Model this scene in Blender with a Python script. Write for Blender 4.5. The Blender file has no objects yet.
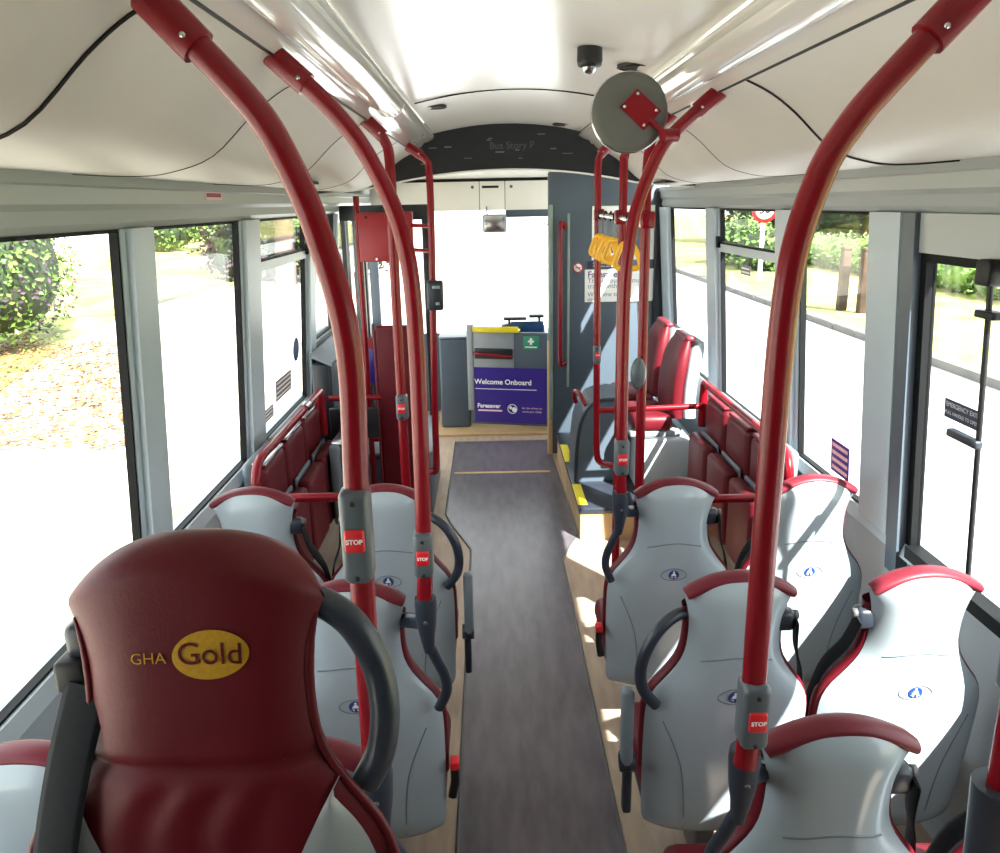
import bpy, bmesh, math, random
from mathutils import Vector, Matrix
random.seed(7)
sc = bpy.context.scene
col = sc.collection

# ------------------------------------------------------------------ camera, sky, sun, exposure
cam_d = bpy.data.cameras.new('camera'); cam = bpy.data.objects.new('camera', cam_d); col.objects.link(cam)
cam_d.sensor_fit = 'HORIZONTAL'; cam_d.sensor_width = 36.0; cam_d.lens = 36.0 * 800 / 1000
cam_d.clip_start = 0.02; cam_d.clip_end = 500
_F = Vector((0.01009383, 0.96300222, -0.26930437)); _R = Vector((0.99970661, -0.01564879, -0.0184882)); _U = Vector((0.02201846, 0.26903874, 0.96287764))
cam.matrix_world = Matrix(((_R.x, _U.x, -_F.x, -0.12), (_R.y, _U.y, -_F.y, 0), (_R.z, _U.z, -_F.z, 1.9), (0, 0, 0, 1)))
sc.camera = cam
w = bpy.data.worlds.new('sky'); sc.world = w; w.use_nodes = True
bg = w.node_tree.nodes['Background']; bg.inputs[0].default_value = (0.93, 0.97, 1.0, 1); bg.inputs[1].default_value = 1.6
sun_d = bpy.data.lights.new('sun', 'SUN'); sun = bpy.data.objects.new('sun', sun_d); col.objects.link(sun)
sun_d.energy = 12.0; sun_d.angle = math.radians(0.6); sun_d.color = (1.0, 0.97, 0.92)
sun.rotation_euler = Vector((-1, 1.6, -1.9)).to_track_quat('-Z', 'Y').to_euler(); sun.location = (5, -10, 16)
vs = sc.view_settings; vs.view_transform = 'Standard'; vs.look = 'None'; vs.exposure = 1.42; vs.gamma = 1.0; vs.use_curve_mapping = False

# ------------------------------------------------------------------ materials
def lin(h):
    h = h.lstrip('#'); c = [int(h[i:i + 2], 16) / 255 for i in (0, 2, 4)]
    return tuple((x / 12.92 if x <= 0.04045 else ((x + 0.055) / 1.055) ** 2.4) for x in c) + (1,)
MATS = {}
def mat(name, hexc, rough=0.5, metal=0.0, var=0.06, scale=8.0, bump=0.0, bscale=60.0, spec=0.5, coat=0.0, stretch=None, hex2=None, detail=4):
    m = bpy.data.materials.new(name); m.use_nodes = True; nt = m.node_tree; b = nt.nodes['Principled BSDF']
    b.inputs['Roughness'].default_value = rough; b.inputs['Metallic'].default_value = metal
    b.inputs['Specular IOR Level'].default_value = spec; b.inputs['Coat Weight'].default_value = coat
    c = lin(hexc); tc = nt.nodes.new('ShaderNodeTexCoord'); mp = nt.nodes.new('ShaderNodeMapping')
    nt.links.new(tc.outputs['Object'], mp.inputs[0])
    if stretch: mp.inputs['Scale'].default_value = stretch
    n = nt.nodes.new('ShaderNodeTexNoise'); n.inputs['Scale'].default_value = scale; n.inputs['Detail'].default_value = detail
    nt.links.new(mp.outputs[0], n.inputs['Vector'])
    r = nt.nodes.new('ShaderNodeValToRGB'); r.color_ramp.elements[0].position = 0.3; r.color_ramp.elements[1].position = 0.7
    if hex2: c2 = lin(hex2)
    else: c2 = tuple(min(1, x * (1 + var)) for x in c[:3]) + (1,); c = tuple(x * (1 - var) for x in c[:3]) + (1,)
    r.color_ramp.elements[0].color = c; r.color_ramp.elements[1].color = c2
    nt.links.new(n.outputs[0], r.inputs[0]); nt.links.new(r.outputs[0], b.inputs['Base Color'])
    if bump:
        n2 = nt.nodes.new('ShaderNodeTexNoise'); n2.inputs['Scale'].default_value = bscale; n2.inputs['Detail'].default_value = 3
        nt.links.new(tc.outputs['Object'], n2.inputs['Vector'])
        bp = nt.nodes.new('ShaderNodeBump'); bp.inputs['Strength'].default_value = bump; bp.inputs['Distance'].default_value = 0.01
        nt.links.new(n2.outputs[0], bp.inputs['Height']); nt.links.new(bp.outputs[0], b.inputs['Normal'])
    MATS[name] = m; return m
mat('shell', '#a6b2b9', 0.16, var=0.03, scale=5, bump=0.01, bscale=900)
mat('trim_red', '#6a202c', 0.42, spec=0.3, var=0.08, scale=20)
mat('leather', '#5b101b', 0.45, spec=0.28, var=0.10, scale=9, bump=0.05, bscale=260)
mat('leather_grey', '#8d9294', 0.45, var=0.08, scale=9, bump=0.06, bscale=300)
mat('pole_red', '#7d0f1b', 0.24, spec=0.35, var=0.04, scale=12)
mat('box_red', '#96202b', 0.4, var=0.05)
mat('cream', '#c6c2b9', 0.45, var=0.03, scale=3)
mat('ceiling', '#efede7', 0.2, var=0.03, scale=3, stretch=(1, 0.15, 1))
mat('gloss_white', '#dcdad4', 0.12, var=0.02, scale=2, coat=0.5)
mat('header_grey', '#adb4b5', 0.28, var=0.04, scale=3, stretch=(1, 0.2, 1))
mat('pillar', '#b6c5ce', 0.35, var=0.04, scale=4)
mat('wall_grey', '#b4bfc6', 0.4, var=0.05, scale=4)
mat('dark_plastic', '#2a2f39', 0.36, var=0.06, scale=20)
mat('handle', '#2c323e', 0.34, var=0.05, scale=20)
mat('sleeve', '#555d63', 0.35, var=0.05, scale=20)
mat('button_red', '#d81f2a', 0.35, var=0.03)
mat('belt', '#15181d', 0.75, spec=0.2, var=0.12, scale=80)
mat('rubber', '#0c0e10', 0.6, spec=0.2, var=0.05)
mat('aisle', '#565056', 0.3, scale=3.0, hex2='#6f686f', stretch=(7, 1.6, 1), bump=0.03, bscale=400, detail=8)
mat('side_floor', '#a08a76', 0.5, scale=3.0, hex2='#b5a08b', stretch=(10, 1.5, 1), detail=8)
mat('step_side', '#b8966a', 0.5, hex2='#c8aa80', scale=6)
mat('yellow', '#e3cf1c', 0.5, var=0.08)
mat('partition', '#4f5b66', 0.38, var=0.05, scale=4)
mat('arch', '#171c22', 0.4, var=0.10, scale=8)
mat('dark_seam', '#2c2b2b', 0.6, spec=0.2)
mat('white_print', '#f4f4f2', 0.5, var=0.0)
mat('pink_print', '#f2c9d2', 0.5, var=0.0)
mat('gold_print', '#b48a22', 0.7, spec=0.2, var=0.10, scale=220, bump=0.15, bscale=500)
mat('purple', '#3c2c86', 0.22, var=0.05, scale=4)
mat('badge_blue', '#22447f', 0.4, var=0.02)
mat('green_print', '#2f8f6b', 0.4, var=0.02)
mat('strap_yellow', '#f0b41a', 0.35, var=0.06, scale=20)
mat('metal', '#c6c8ca', 0.2, metal=1.0, var=0.02)
mat('dark_metal', '#5b5d5c', 0.4, metal=0.2, var=0.06)
mat('mirror_back', '#5e605a', 0.45, var=0.05)
mat('grey_case', '#8f9599', 0.4, var=0.05)
mat('tip_grey', '#6f7a82', 0.4, var=0.05)
mat('black', '#101215', 0.5)
mat('ground', '#a39c8c', 0.9, scale=0.5, hex2='#bdb7aa', detail=8, bump=0.1, bscale=4)
mat('lawn', '#5f6a30', 0.95, scale=1.2, hex2='#a0985a', detail=10)
mat('road', '#a9a9a8', 0.9, var=0.06, scale=2)
mat('kerb', '#5c5a56', 0.9, var=0.15, scale=3)
mat('leaf', '#33561f', 0.6, hex2='#6f8f3c', scale=3)
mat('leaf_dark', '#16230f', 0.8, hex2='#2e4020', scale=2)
mat('leaf_purple', '#2b1f2a', 0.7, hex2='#57454e', scale=3)
mat('dry_leaf', '#5d3820', 0.8, hex2='#94683f', scale=2)
mat('bark', '#31221c', 0.9, hex2='#4a362c', scale=4, bump=0.4, bscale=20)
mat('post_wood', '#33271d', 0.9, hex2='#4c3b2d', scale=4)
mat('sign_white', '#f2f0ea', 0.5, var=0.0)
mat('sign_red', '#c8202c', 0.5, var=0.0)
mat('poster_dark', '#39424d', 0.4, hex2='#596472', scale=6)
mat('notice_dark', '#2c3652', 0.4, var=0.03)
mat('print_grey', '#74808a', 0.5, var=0.0)
mat('faint_print', '#4b525a', 0.5, var=0.0)
mat('print_purple', '#5a3d7d', 0.5, var=0.0)
mat('screen_blue', '#1f3f68', 0.3, var=0.1)
def glass_mat(name, tint, base):
    """thin pane: mostly transparent, mirror-like at glancing angles (Schlick), the same from both sides"""
    m = bpy.data.materials.new(name); m.use_nodes = True; nt = m.node_tree; nt.nodes.clear()
    o = nt.nodes.new('ShaderNodeOutputMaterial'); mx = nt.nodes.new('ShaderNodeMixShader'); t = nt.nodes.new('ShaderNodeBsdfTransparent')
    g = nt.nodes.new('ShaderNodeBsdfGlossy'); lw = nt.nodes.new('ShaderNodeLayerWeight'); lw.inputs[0].default_value = 0.5
    pw = nt.nodes.new('ShaderNodeMath'); pw.operation = 'POWER'; pw.inputs[1].default_value = 5.0
    ma = nt.nodes.new('ShaderNodeMath'); ma.operation = 'MULTIPLY_ADD'; ma.inputs[1].default_value = 0.5; ma.inputs[2].default_value = base
    t.inputs[0].default_value = tint; g.inputs['Roughness'].default_value = 0.02
    nt.links.new(lw.outputs['Facing'], pw.inputs[0]); nt.links.new(pw.outputs[0], ma.inputs[0]); nt.links.new(ma.outputs[0], mx.inputs[0])
    nt.links.new(t.outputs[0], mx.inputs[1]); nt.links.new(g.outputs[0], mx.inputs[2]); nt.links.new(mx.outputs[0], o.inputs[0])
    MATS[name] = m
glass_mat('glass', (0.97, 0.985, 0.98, 1), 0.015)
mat('glass_green', '#87988f', 0.15, var=0.15, scale=6)

# ------------------------------------------------------------------ mesh helpers
def catmull(pts, n=6):
    P = [Vector(p) for p in pts]; out = []
    for i in range(len(P) - 1):
        a = P[max(i - 1, 0)]; b = P[i]; c = P[i + 1]; d = P[min(i + 2, len(P) - 1)]
        for k in range(n):
            t = k / n
            out.append(0.5 * ((2 * b) + (c - a) * t + (2 * a - 5 * b + 4 * c - d) * t * t + (3 * b - a - 3 * c + d) * t ** 3))
    out.append(P[-1]); return out
class MB:
    def __init__(s): s.v = []; s.f = []; s.sm = []
    def add(s, vs, fs, smooth=False):
        o = len(s.v); s.v += [tuple(x) for x in vs]
        for f in fs: s.f.append(tuple(i + o for i in f)); s.sm.append(smooth)
        return s
    def hexa(s, p):   # 4 bottom ccw, 4 top
        return s.add(p, [(3, 2, 1, 0), (4, 5, 6, 7), (0, 1, 5, 4), (1, 2, 6, 5), (2, 3, 7, 6), (3, 0, 4, 7)])
    def box(s, x0, x1, y0, y1, z0, z1):
        return s.hexa([(x0, y0, z0), (x1, y0, z0), (x1, y1, z0), (x0, y1, z0), (x0, y0, z1), (x1, y0, z1), (x1, y1, z1), (x0, y1, z1)])
    def rbox(s, x0, x1, y0, y1, z0, z1, r=0.01, seg=2):
        bm = bmesh.new(); bmesh.ops.create_cube(bm, size=1)
        for v in bm.verts: v.co = Vector(((x0 + x1) / 2 + v.co.x * (x1 - x0), (y0 + y1) / 2 + v.co.y * (y1 - y0), (z0 + z1) / 2 + v.co.z * (z1 - z0)))
        bmesh.ops.bevel(bm, geom=bm.edges[:], offset=min(r, 0.49 * min(x1 - x0, y1 - y0, z1 - z0)), segments=seg, affect='EDGES', profile=0.5)
        bm.verts.index_update()
        s.add([v.co.copy() for v in bm.verts], [tuple(v.index for v in f.verts) for f in bm.faces], True); bm.free(); return s
    def tube(s, pts, r, n=12, smooth_path=0, flat=1.0, caps=True, flat_axis=None):
        P = catmull(pts, smooth_path) if smooth_path else [Vector(p) for p in pts]
        m = len(P); rr = r if isinstance(r, (list, tuple)) else [r] * m
        if len(rr) != m: rr = [rr[min(int(i * len(rr) / m), len(rr) - 1)] for i in range(m)] if len(rr) > 2 else [rr[0] + (rr[1] - rr[0]) * i / (m - 1) for i in range(m)]
        T = [(P[min(i + 1, m - 1)] - P[max(i - 1, 0)]).normalized() for i in range(m)]
        ref = Vector(flat_axis) if flat_axis else (Vector((0, 1, 0)) if abs(T[0].y) < 0.9 else Vector((1, 0, 0)))
        vs = []
        for i in range(m):
            u = (ref - T[i] * ref.dot(T[i])).normalized(); ref = u if not flat_axis else ref; v = T[i].cross(u)
            for k in range(n):
                a = 2 * math.pi * k / n; vs.append(P[i] + u * (math.cos(a) * rr[i] * flat) + v * (math.sin(a) * rr[i]))
        fs = [(i * n + k, i * n + (k + 1) % n, (i + 1) * n + (k + 1) % n, (i + 1) * n + k) for i in range(m - 1) for k in range(n)]
        s.add(vs, fs, True)
        if caps: s.add(vs[:n], [tuple(range(n - 1, -1, -1))]); s.add(vs[-n:], [tuple(range(n))])
        return s
    def lathe(s, prof, c=(0, 0, 0), axis='z', n=28):
        vs = []; c = Vector(c)
        for r, h in prof:
            for k in range(n):
                a = 2 * math.pi * k / n; x, y = r * math.cos(a), r * math.sin(a)
                vs.append(c + (Vector((x, y, h)) if axis == 'z' else Vector((x, h, -y)) if axis == 'y' else Vector((h, x, y))))
        m = len(prof)
        fs = [(i * n + k, i * n + (k + 1) % n, (i + 1) * n + (k + 1) % n, (i + 1) * n + k) for i in range(m - 1) for k in range(n)]
        return s.add(vs, fs, True)
    def grid(s, fn, nu, nv, closed_u=False):
        vs = [fn(i / (nu - 1 if not closed_u else nu), j / (nv - 1)) for j in range(nv) for i in range(nu)]
        lim = nu if closed_u else nu - 1
        return s.add(vs, [(j * nu + i, j * nu + (i + 1) % nu, (j + 1) * nu + (i + 1) % nu, (j + 1) * nu + i) for j in range(nv - 1) for i in range(lim)], True)
    def prism(s, poly, fn0, fn1):      # polygon mapped by two functions (front, back)
        n = len(poly); a = [fn0(*p) for p in poly]; b = [fn1(*p) for p in poly]
        return s.add(a + b, [tuple(range(n)), tuple(range(2 * n - 1, n - 1, -1))] + [(i, i + n, (i + 1) % n + n, (i + 1) % n) for i in range(n)])
    def build(s, name, m, parent=None, fix=True):
        me = bpy.data.meshes.new(name); me.from_pydata(s.v, [], s.f); me.polygons.foreach_set('use_smooth', s.sm)
        if fix:
            bm = bmesh.new(); bm.from_mesh(me); bmesh.ops.recalc_face_normals(bm, faces=bm.faces); bm.to_mesh(me); bm.free()
        me.materials.append(MATS[m]); me.update()
        o = bpy.data.objects.new(name, me); col.objects.link(o)
        if parent: o.parent = parent
        return o
def tag(o, label=None, cat=None, group=None, kind=None):
    if label: o['label'] = label
    if cat: o['category'] = cat
    if group: o['group'] = group
    if kind: o['kind'] = kind
    return o
def thing(name, label, cat, loc=(0, 0, 0), rz=0, group=None):
    o = bpy.data.objects.new(name, None); col.objects.link(o); o.location = loc; o.rotation_euler = (0, 0, rz); o.empty_display_size = 0.1
    return tag(o, label, cat, group)
def struct(name, loc=(0, 0, 0), label=None):
    o = bpy.data.objects.new(name, None); col.objects.link(o); o.location = loc; tag(o, label, kind='structure'); return o
_tc = {}
def text_geo(body, size, bold=0.0, align='CENTER', depth=0.0):
    k = (body, size, bold, align, depth)
    if k not in _tc:
        cu = bpy.data.curves.new('lettering', 'FONT'); cu.body = body; cu.size = size; cu.align_x = align; cu.align_y = 'CENTER'; cu.offset = bold; cu.resolution_u = 4; cu.extrude = depth
        ob = bpy.data.objects.new('lettering', cu); col.objects.link(ob); bpy.context.view_layer.update()
        me = bpy.data.meshes.new_from_object(ob.evaluated_get(bpy.context.evaluated_depsgraph_get()))
        _tc[k] = ([v.co.copy() for v in me.vertices], [tuple(p.vertices) for p in me.polygons])
        bpy.data.objects.remove(ob); bpy.data.meshes.remove(me)
    return _tc[k]
def text(body, size, m, parent, fn, bold=0.0, align='CENTER', name='lettering'):
    """flat print; fn maps (across, up) to a point on the surface"""
    v, f = text_geo(body, size, bold, align)
    return MB().add([fn(p.x, p.y) for p in v], f).build(name, m, parent, fix=False)
def ring_pts(rx, ry, n=32): return [(rx * math.cos(2 * math.pi * i / n), ry * math.sin(2 * math.pi * i / n)) for i in range(n)]

# ------------------------------------------------------------------ bus shell
ZS, ZW, ZC = 0.82, 1.85, 1.985     # sill, window head, cove foot
Y0, Y1 = -1.3, 7.45
def wx(z): return 1.2 - max(0, z - ZS) * 0.068
floor_o = tag(MB().box(-1.26, 1.26, Y0, Y1, -0.06, 0.0).build('floor', 'side_floor'), 'beige wood-effect floor under the seats', kind='structure')
def aisle_edge(y): return 0.25 + 0.12 * min(1, max(0, (y - 4.1) / 0.25)) - 0.02 * max(0, y - 4.35)
def aisle_l(y): return -0.25 - 0.17 * min(1, max(0, (y - 4.2) / 0.5))
ys = [0.98 + i * (6.35 - 0.98) / 30 for i in range(31)]
a = MB()
for i in range(30):
    y, y2 = ys[i], ys[i + 1]
    a.add([(aisle_l(y), y, 0.003), (aisle_edge(y), y, 0.003), (aisle_edge(y2), y2, 0.003), (aisle_l(y2), y2, 0.003)], [(0, 1, 2, 3)])
a.build('aisle_runner', 'aisle', floor_o)
for sgn, fe in ((1, aisle_edge), (-1, aisle_l)):
    MB().tube([(fe(y) + 0.004 * sgn, y, 0.002) for y in ys], 0.006, n=6).build('edge_strip', 'dark_metal', floor_o)
MB().box(-0.40, 0.30, 5.52, 5.56, 0.0035, 0.005).build('floor_line', 'step_side', floor_o)
# raised rear platform with steps at the aisle end
pl = tag(MB().box(-1.2, -0.28, Y0, 0.98, 0, 0.5).box(0.28, 1.2, Y0, 0.98, 0, 0.5).box(-0.28, 0.28, Y0, 0.55, 0, 0.5).box(-0.28, 0.28, 0.55, 0.85, 0, 0.25).build('trim_rear_platform', 'side_floor'), 'raised rear floor with steps', kind='structure')
# side walls
WIN_L = [(-1.1, -1.09), (0.10, 2.26), (2.47, 3.35), (3.61, 4.56), (4.76, 5.42)]
WIN_R = [(0.20, 1.58), (1.68, 2.40), (2.66, 3.27), (3.53, 4.42), (4.66, 5.62)]
walls = {}
for sgn, side, wins in ((-1, 'left', WIN_L), (1, 'right', WIN_R)):
    yend = 5.5 if sgn < 0 else Y1
    wl = MB().box(sgn * 1.2, sgn * 1.26, Y0, yend, 0, ZS).build('wall_' + side, 'wall_grey'); tag(wl, 'light grey %s side wall of the bus' % side, kind='structure'); walls[sgn] = wl
    m = MB()   # header rail above the windows, stepped
    prof = [(wx(ZW), ZW), (1.118, 1.868), (1.122, 1.90), (1.108, 1.915), (1.104, 1.955), (1.095, 1.96), (1.10, ZC), (1.26, ZC), (1.26, ZW)]
    m.prism(prof, lambda x, z: (sgn * x, Y0, z), lambda x, z: (sgn * x, Y1, z)); m.build('header_rail', 'header_grey', wl)
    MB().hexa([(sgn * 1.17, Y0, ZS - 0.03), (sgn * 1.255, Y0, ZS - 0.03), (sgn * 1.255, yend, ZS - 0.03), (sgn * 1.17, yend, ZS - 0.03),
               (sgn * 1.185, Y0, ZS + 0.012), (sgn * 1.255, Y0, ZS + 0.012), (sgn * 1.255, yend, ZS + 0.012), (sgn * 1.185, yend, ZS + 0.012)]).build('sill_ledge', 'wall_grey', wl)
    edges = [Y0] + [e for wn in wins if wn[1] - wn[0] > 0.1 for e in wn] + [yend if sgn < 0 else 5.9]
    for k in range(0, len(edges), 2):
        p0, p1 = edges[k], edges[k + 1]; d = 0.028
        if p1 - p0 < 0.02: continue
        pm = MB()
        c0, c1 = p0 + 0.02, p1 - 0.02
        for (z0, z1) in ((ZS, ZW),):
            for (q0, q1, dd) in ((p0, p1, 0.008), (c0 + 0.01, c1 - 0.01, d)):
                pm.hexa([(sgn * (wx(z0) - dd), q0, z0), (sgn * (wx(z0) + 0.012), q0, z0), (sgn * (wx(z0) + 0.012), q1, z0), (sgn * (wx(z0) - dd), q1, z0),
                         (sgn * (wx(z1) - dd), q0, z1), (sgn * (wx(z1) + 0.012), q0, z1), (sgn * (wx(z1) + 0.012), q1, z1), (sgn * (wx(z1) - dd), q1, z1)])
        pm.build('pillar', 'pillar', wl)
def window(n, sgn, y0, y1, z0=ZS + 0.01, z1=ZW, hopper=False, label=None, frame='rubber'):
    wo = struct('window_%d' % n, (sgn * 1.19, (y0 + y1) / 2, z0), label); off = Vector(wo.location)
    def slab(a0, a1, b0, b1, d0, d1):
        return [tuple(Vector((sgn * (wx(z) - d), y, z)) - off) for (y, z, d) in ((a0, b0, d0), (a0, b0, d1), (a1, b0, d1), (a1, b0, d0), (a0, b1, d0), (a0, b1, d1), (a1, b1, d1), (a1, b1, d0))]
    g = 0.010; fm = MB()
    for q in ((y0, y0 + g, z0, z1), (y1 - g, y1, z0, z1), (y0 + g, y1 - g, z0, z0 + g), (y0 + g, y1 - g, z1 - g, z1)):
        fm.hexa(slab(*q, -0.02, 0.004))
    fm.build('window_frame', frame, wo)
    cells = [(z0 + g, z1 - g)]
    if hopper:
        zt = 1.645; fm = MB().hexa(slab(y0 + g, y1 - g, zt - 0.02, zt + 0.02, -0.03, 0.014)); t = fm.build('transom', 'pillar', wo)
        cells = [(z0 + g, zt - 0.02), (zt + 0.02, z1 - g)]
        MB().hexa(slab(y0 + g, y1 - g, zt + 0.02, zt + 0.032, -0.01, 0.01)).build('gasket', 'rubber', wo)
        MB().hexa(slab(y1 - 0.03, y1 - 0.005, zt + 0.0, zt + 0.06, 0.012, 0.03)).build('latch', 'rubber', wo)
    for (b0, b1) in cells: MB().hexa(slab(y0 + g, y1 - g, b0, b1, -0.018, -0.012)).build('pane', 'glass', wo)
    return wo, slab
n = 0
wino = {}
for sgn, wins in ((-1, WIN_L), (1, WIN_R)):
    for i, (p, q) in enumerate(wins):
        n += 1
        if (sgn > 0 and i == 1) or q - p < 0.1: continue
        z0 = 1.12 if (sgn < 0 and i == 4) else ZS + 0.01
        wino[(sgn, i)] = window(n, sgn, p, q, z0=z0, hopper=(i == 3), label=None)
MB().hexa([(-1.17, 4.76, ZS), (-1.25, 4.76, ZS), (-1.25, 5.42, ZS), (-1.17, 5.42, ZS), (-1.16, 4.76, 1.12), (-1.25, 4.76, 1.12), (-1.25, 5.42, 1.12), (-1.16, 5.42, 1.12)]).build('infill_panel', 'tip_grey', walls[-1])
# ceiling: cove panels, light troughs, centre panel
ceil = tag(MB().grid(lambda u, v: (-0.42 + 0.84 * u, Y0 + (4.9 - Y0) * v, 2.335 - 0.16 * (2 * u - 1) ** 2 * 0.3), 17, 2).build('ceiling', 'ceiling'), 'glossy off-white centre ceiling panel', kind='structure')
MB().box(-1.27, 1.27, Y0, Y1, 2.40, 2.46).build('roof', 'ceiling', ceil)
MB().tube([(-0.40 + 0.8 * i / 16, 3.42, 2.334 - 0.048 * (2 * i / 16 - 1) ** 2) for i in range(17)], 0.003, n=6).build('panel_joint', 'dark_seam', ceil)
CP = [(1.10, 1.985), (0.96, 1.978), (0.87, 1.985), (0.765, 2.02), (0.665, 2.108), (0.60, 2.155), (0.535, 2.187)]
CPs = [(p.x, p.y) for p in catmull([(x, z, 0) for x, z in CP], 4)]
for sgn, side, seams in ((-1, 'left', (1.2, 2.0, 3.0, 4.0)), (1, 'right', (1.0, 2.15, 3.1, 4.1))):
    cv = MB(); k = len(CPs)
    cv.grid(lambda u, v: (sgn * CPs[round(u * (k - 1))][0], Y0 + (4.9 - Y0) * v, CPs[round(u * (k - 1))][1]), k, 2)
    co = cv.build('trim_%d' % (1 if sgn < 0 else 2), 'cream'); tag(co, 'cream S-curved cove panel along the %s side of the ceiling' % side, kind='structure')
    for i, ysm in enumerate(seams):
        MB().tube([(sgn * (x - 0.001), ysm, z - 0.002) for x, z in CPs], 0.003 if i < 2 and (sgn > 0 or i < 1) else 0.0011, n=6).build('panel_joint', 'dark_seam', co)
    MB().tube([(sgn * 0.531, Y0, 2.185), (sgn * 0.531, 4.9, 2.185)], 0.0035, n=6).build('edge_joint', 'black', co)
    MB().box(sgn * 0.80, sgn * 0.88, 3.15 if sgn < 0 else 4.3, 3.4 if sgn < 0 else 4.6, 1.985, 1.996).build('vent_slot', 'dark_seam', co)
    tp = [(0.528, 2.187), (0.515, 2.20), (0.50, 2.215), (0.488, 2.215), (0.475, 2.235), (0.445, 2.245), (0.415, 2.262), (0.414, 2.272), (0.424, 2.282)]
    tr = MB().grid(lambda u, v: (sgn * tp[round(u * 8)][0], Y0 + (4.9 - Y0) * v, tp[round(u * 8)][1]), 9, 2).build('trim_%d' % (3 if sgn < 0 else 4), 'gloss_white')
    tag(tr, 'glossy white moulding holding the strip lights on the %s' % side, kind='structure')
    for j, (a0, a1) in enumerate(((-0.9, 1.15), (1.25, 3.05))):
        lt = thing('strip_light', 'glossy white %s strip light diffuser in the %s ceiling moulding' % (['rear', 'front'][j], side), 'light', (sgn * 0.452, (a0 + a1) / 2, 2.232), group='ceiling strip lights')
        h = (a1 - a0) / 2
        lm = MB().grid(lambda u, v: (-sgn * (0.043 * math.cos(math.pi * u)) , -h + 2 * h * v, -0.030 * math.sin(math.pi * u) - 0.012 * math.cos(math.pi * u) * -1), 11, 2)
        lm.build('diffuser', 'gloss_white', lt)
        for e in (-h, h): MB().grid(lambda u, v: (-sgn * (0.046 * math.cos(math.pi * u)), e - 0.01 + 0.02 * v, -0.033 * math.sin(math.pi * u) + 0.012 * math.cos(math.pi * u)), 11, 2).build('end_cap', 'header_grey', lt)
# rear wall
rw = tag(MB().box(-1.26, 1.26, Y0 - 0.06, Y0, 0, 2.4).build('wall_rear', 'partition'), 'rear wall of the bus', kind='structure')
# arch across the roof
def arch_b(x): return 2.085 - 0.085 * (abs(x) / 0.75) ** 2.0 if abs(x) < 0.75 else 2.0 - 0.03 * min(1, (abs(x) - 0.75) / 0.3)
def arch_t(x): return 2.345
xs = [-1.12 + 2.24 * i / 48 for i in range(49)]
ar = tag(MB().prism([(x, arch_b(x)) for x in xs] + [(x, 2.345) for x in reversed(xs)], lambda x, z: (x, 4.86, z), lambda x, z: (x, 5.0, z)).build('trim_5', 'arch'), 'dark arched bulkhead band across the ceiling', kind='structure')
MB().tube([(x, 4.857, arch_b(x)) for x in xs], 0.006, n=6).build('edge_bead', 'white_print', ar)
text('Bus Story P', 0.055, 'faint_print', ar, lambda x, y: (x + 0.03, 4.857, 2.215 + y), 0.0005)
for k in range(14):
    x0 = random.uniform(-0.7, 0.7); z0 = random.uniform(arch_b(x0) + 0.05, 2.28)
    MB().box(x0, x0 + random.uniform(0.02, 0.06), 4.857, 4.859, z0, z0 + random.uniform(0.003, 0.008)).build('scuff', 'tip_grey', ar)
# cab ceiling and header panels
cc = tag(MB().box(-1.12, 1.12, 5.0, Y1, 2.10, 2.14).build('trim_6', 'ceiling'), 'white ceiling over the cab and entrance', kind='structure')
hd = struct('wall_front', (0, 7.0, 1.84), 'white front header panels above the windscreen')
for (x0, x1) in ((-1.1, -0.62), (-0.615, -0.185), (-0.18, 0.03), (0.035, 0.5), (0.505, 1.1)):
    MB().rbox(x0, x1, 0, 0.06, 0.0, 0.235, 0.004).build('header_panel', 'ceiling', hd)
MB().box(-1.1, 1.1, 0.03, 0.08, 0.0, 0.26).build('header_backing', 'dark_seam', hd)
for x in (-0.24, 0.085): MB().lathe([(0.0, -0.004), (0.013, -0.004), (0.013, 0.004)], (x, 0, 0.19), 'y', 14).build('lock', 'dark_metal', hd)
MB().box(-0.16, -0.02, -0.004, 0.002, 0.18, 0.2).build('grille', 'dark_seam', hd)
MB().rbox(0.035, 0.6, 0.0, 0.03, -0.06, 0.0, 0.004).build('destination_box_edge', 'partition', hd)
MB().box(-1.2, -0.5, 0.4, 0.45, -1.84, -1.1).box(-0.5, 1.2, 0.4, 0.45, -1.84, -1.1).build('dash_panel', 'partition', hd)
MB().box(-1.2, -1.12, 0.38, 0.45, -1.1, 0.3).box(1.12, 1.2, 0.38, 0.45, -1.1, 0.3).build('corner_post', 'partition', hd)
MB().box(-1.12, 1.12, 0.41, 0.416, -1.1, 0.05).build('pane', 'glass', hd)
# right wall beyond the last window: cab side window
window(11, 1, 6.0, 7.3, label='driver side window')
# entrance door in the left wall
dr = struct('door_1', (-1.2, 6.2, 0), 'glazed entrance doors in the left side at the front')
for (b0, b1) in ((-0.66, 0.0), (0.02, 0.68)):
    lf = MB(); lf.box(-0.02, 0.02, b0, b0 + 0.06, 0.02, 1.95).box(-0.02, 0.02, b1 - 0.06, b1, 0.02, 1.95).box(-0.02, 0.02, b0, b1, 0.02, 0.12).box(-0.02, 0.02, b0, b1, 1.87, 1.95)
    l = lf.build('door_leaf', 'black', dr); MB().box(-0.004, 0.004, b0 + 0.06, b1 - 0.06, 0.12, 1.87).build('pane', 'glass', l)
    MB().tube([(0.05, b0 + 0.1, 0.7), (0.05, b0 + 0.1, 1.4)], 0.014).build('grab_bar', 'pole_red', l)
MB().box(-0.03, 0.05, -0.7, -0.66, 0, 2.0).box(-0.03, 0.05, 0.68, 0.78, 0, 2.0).box(-0.05, 0.06, -0.7, 1.2, 1.95, 2.15).build('door_surround', 'arch', dr)
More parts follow.
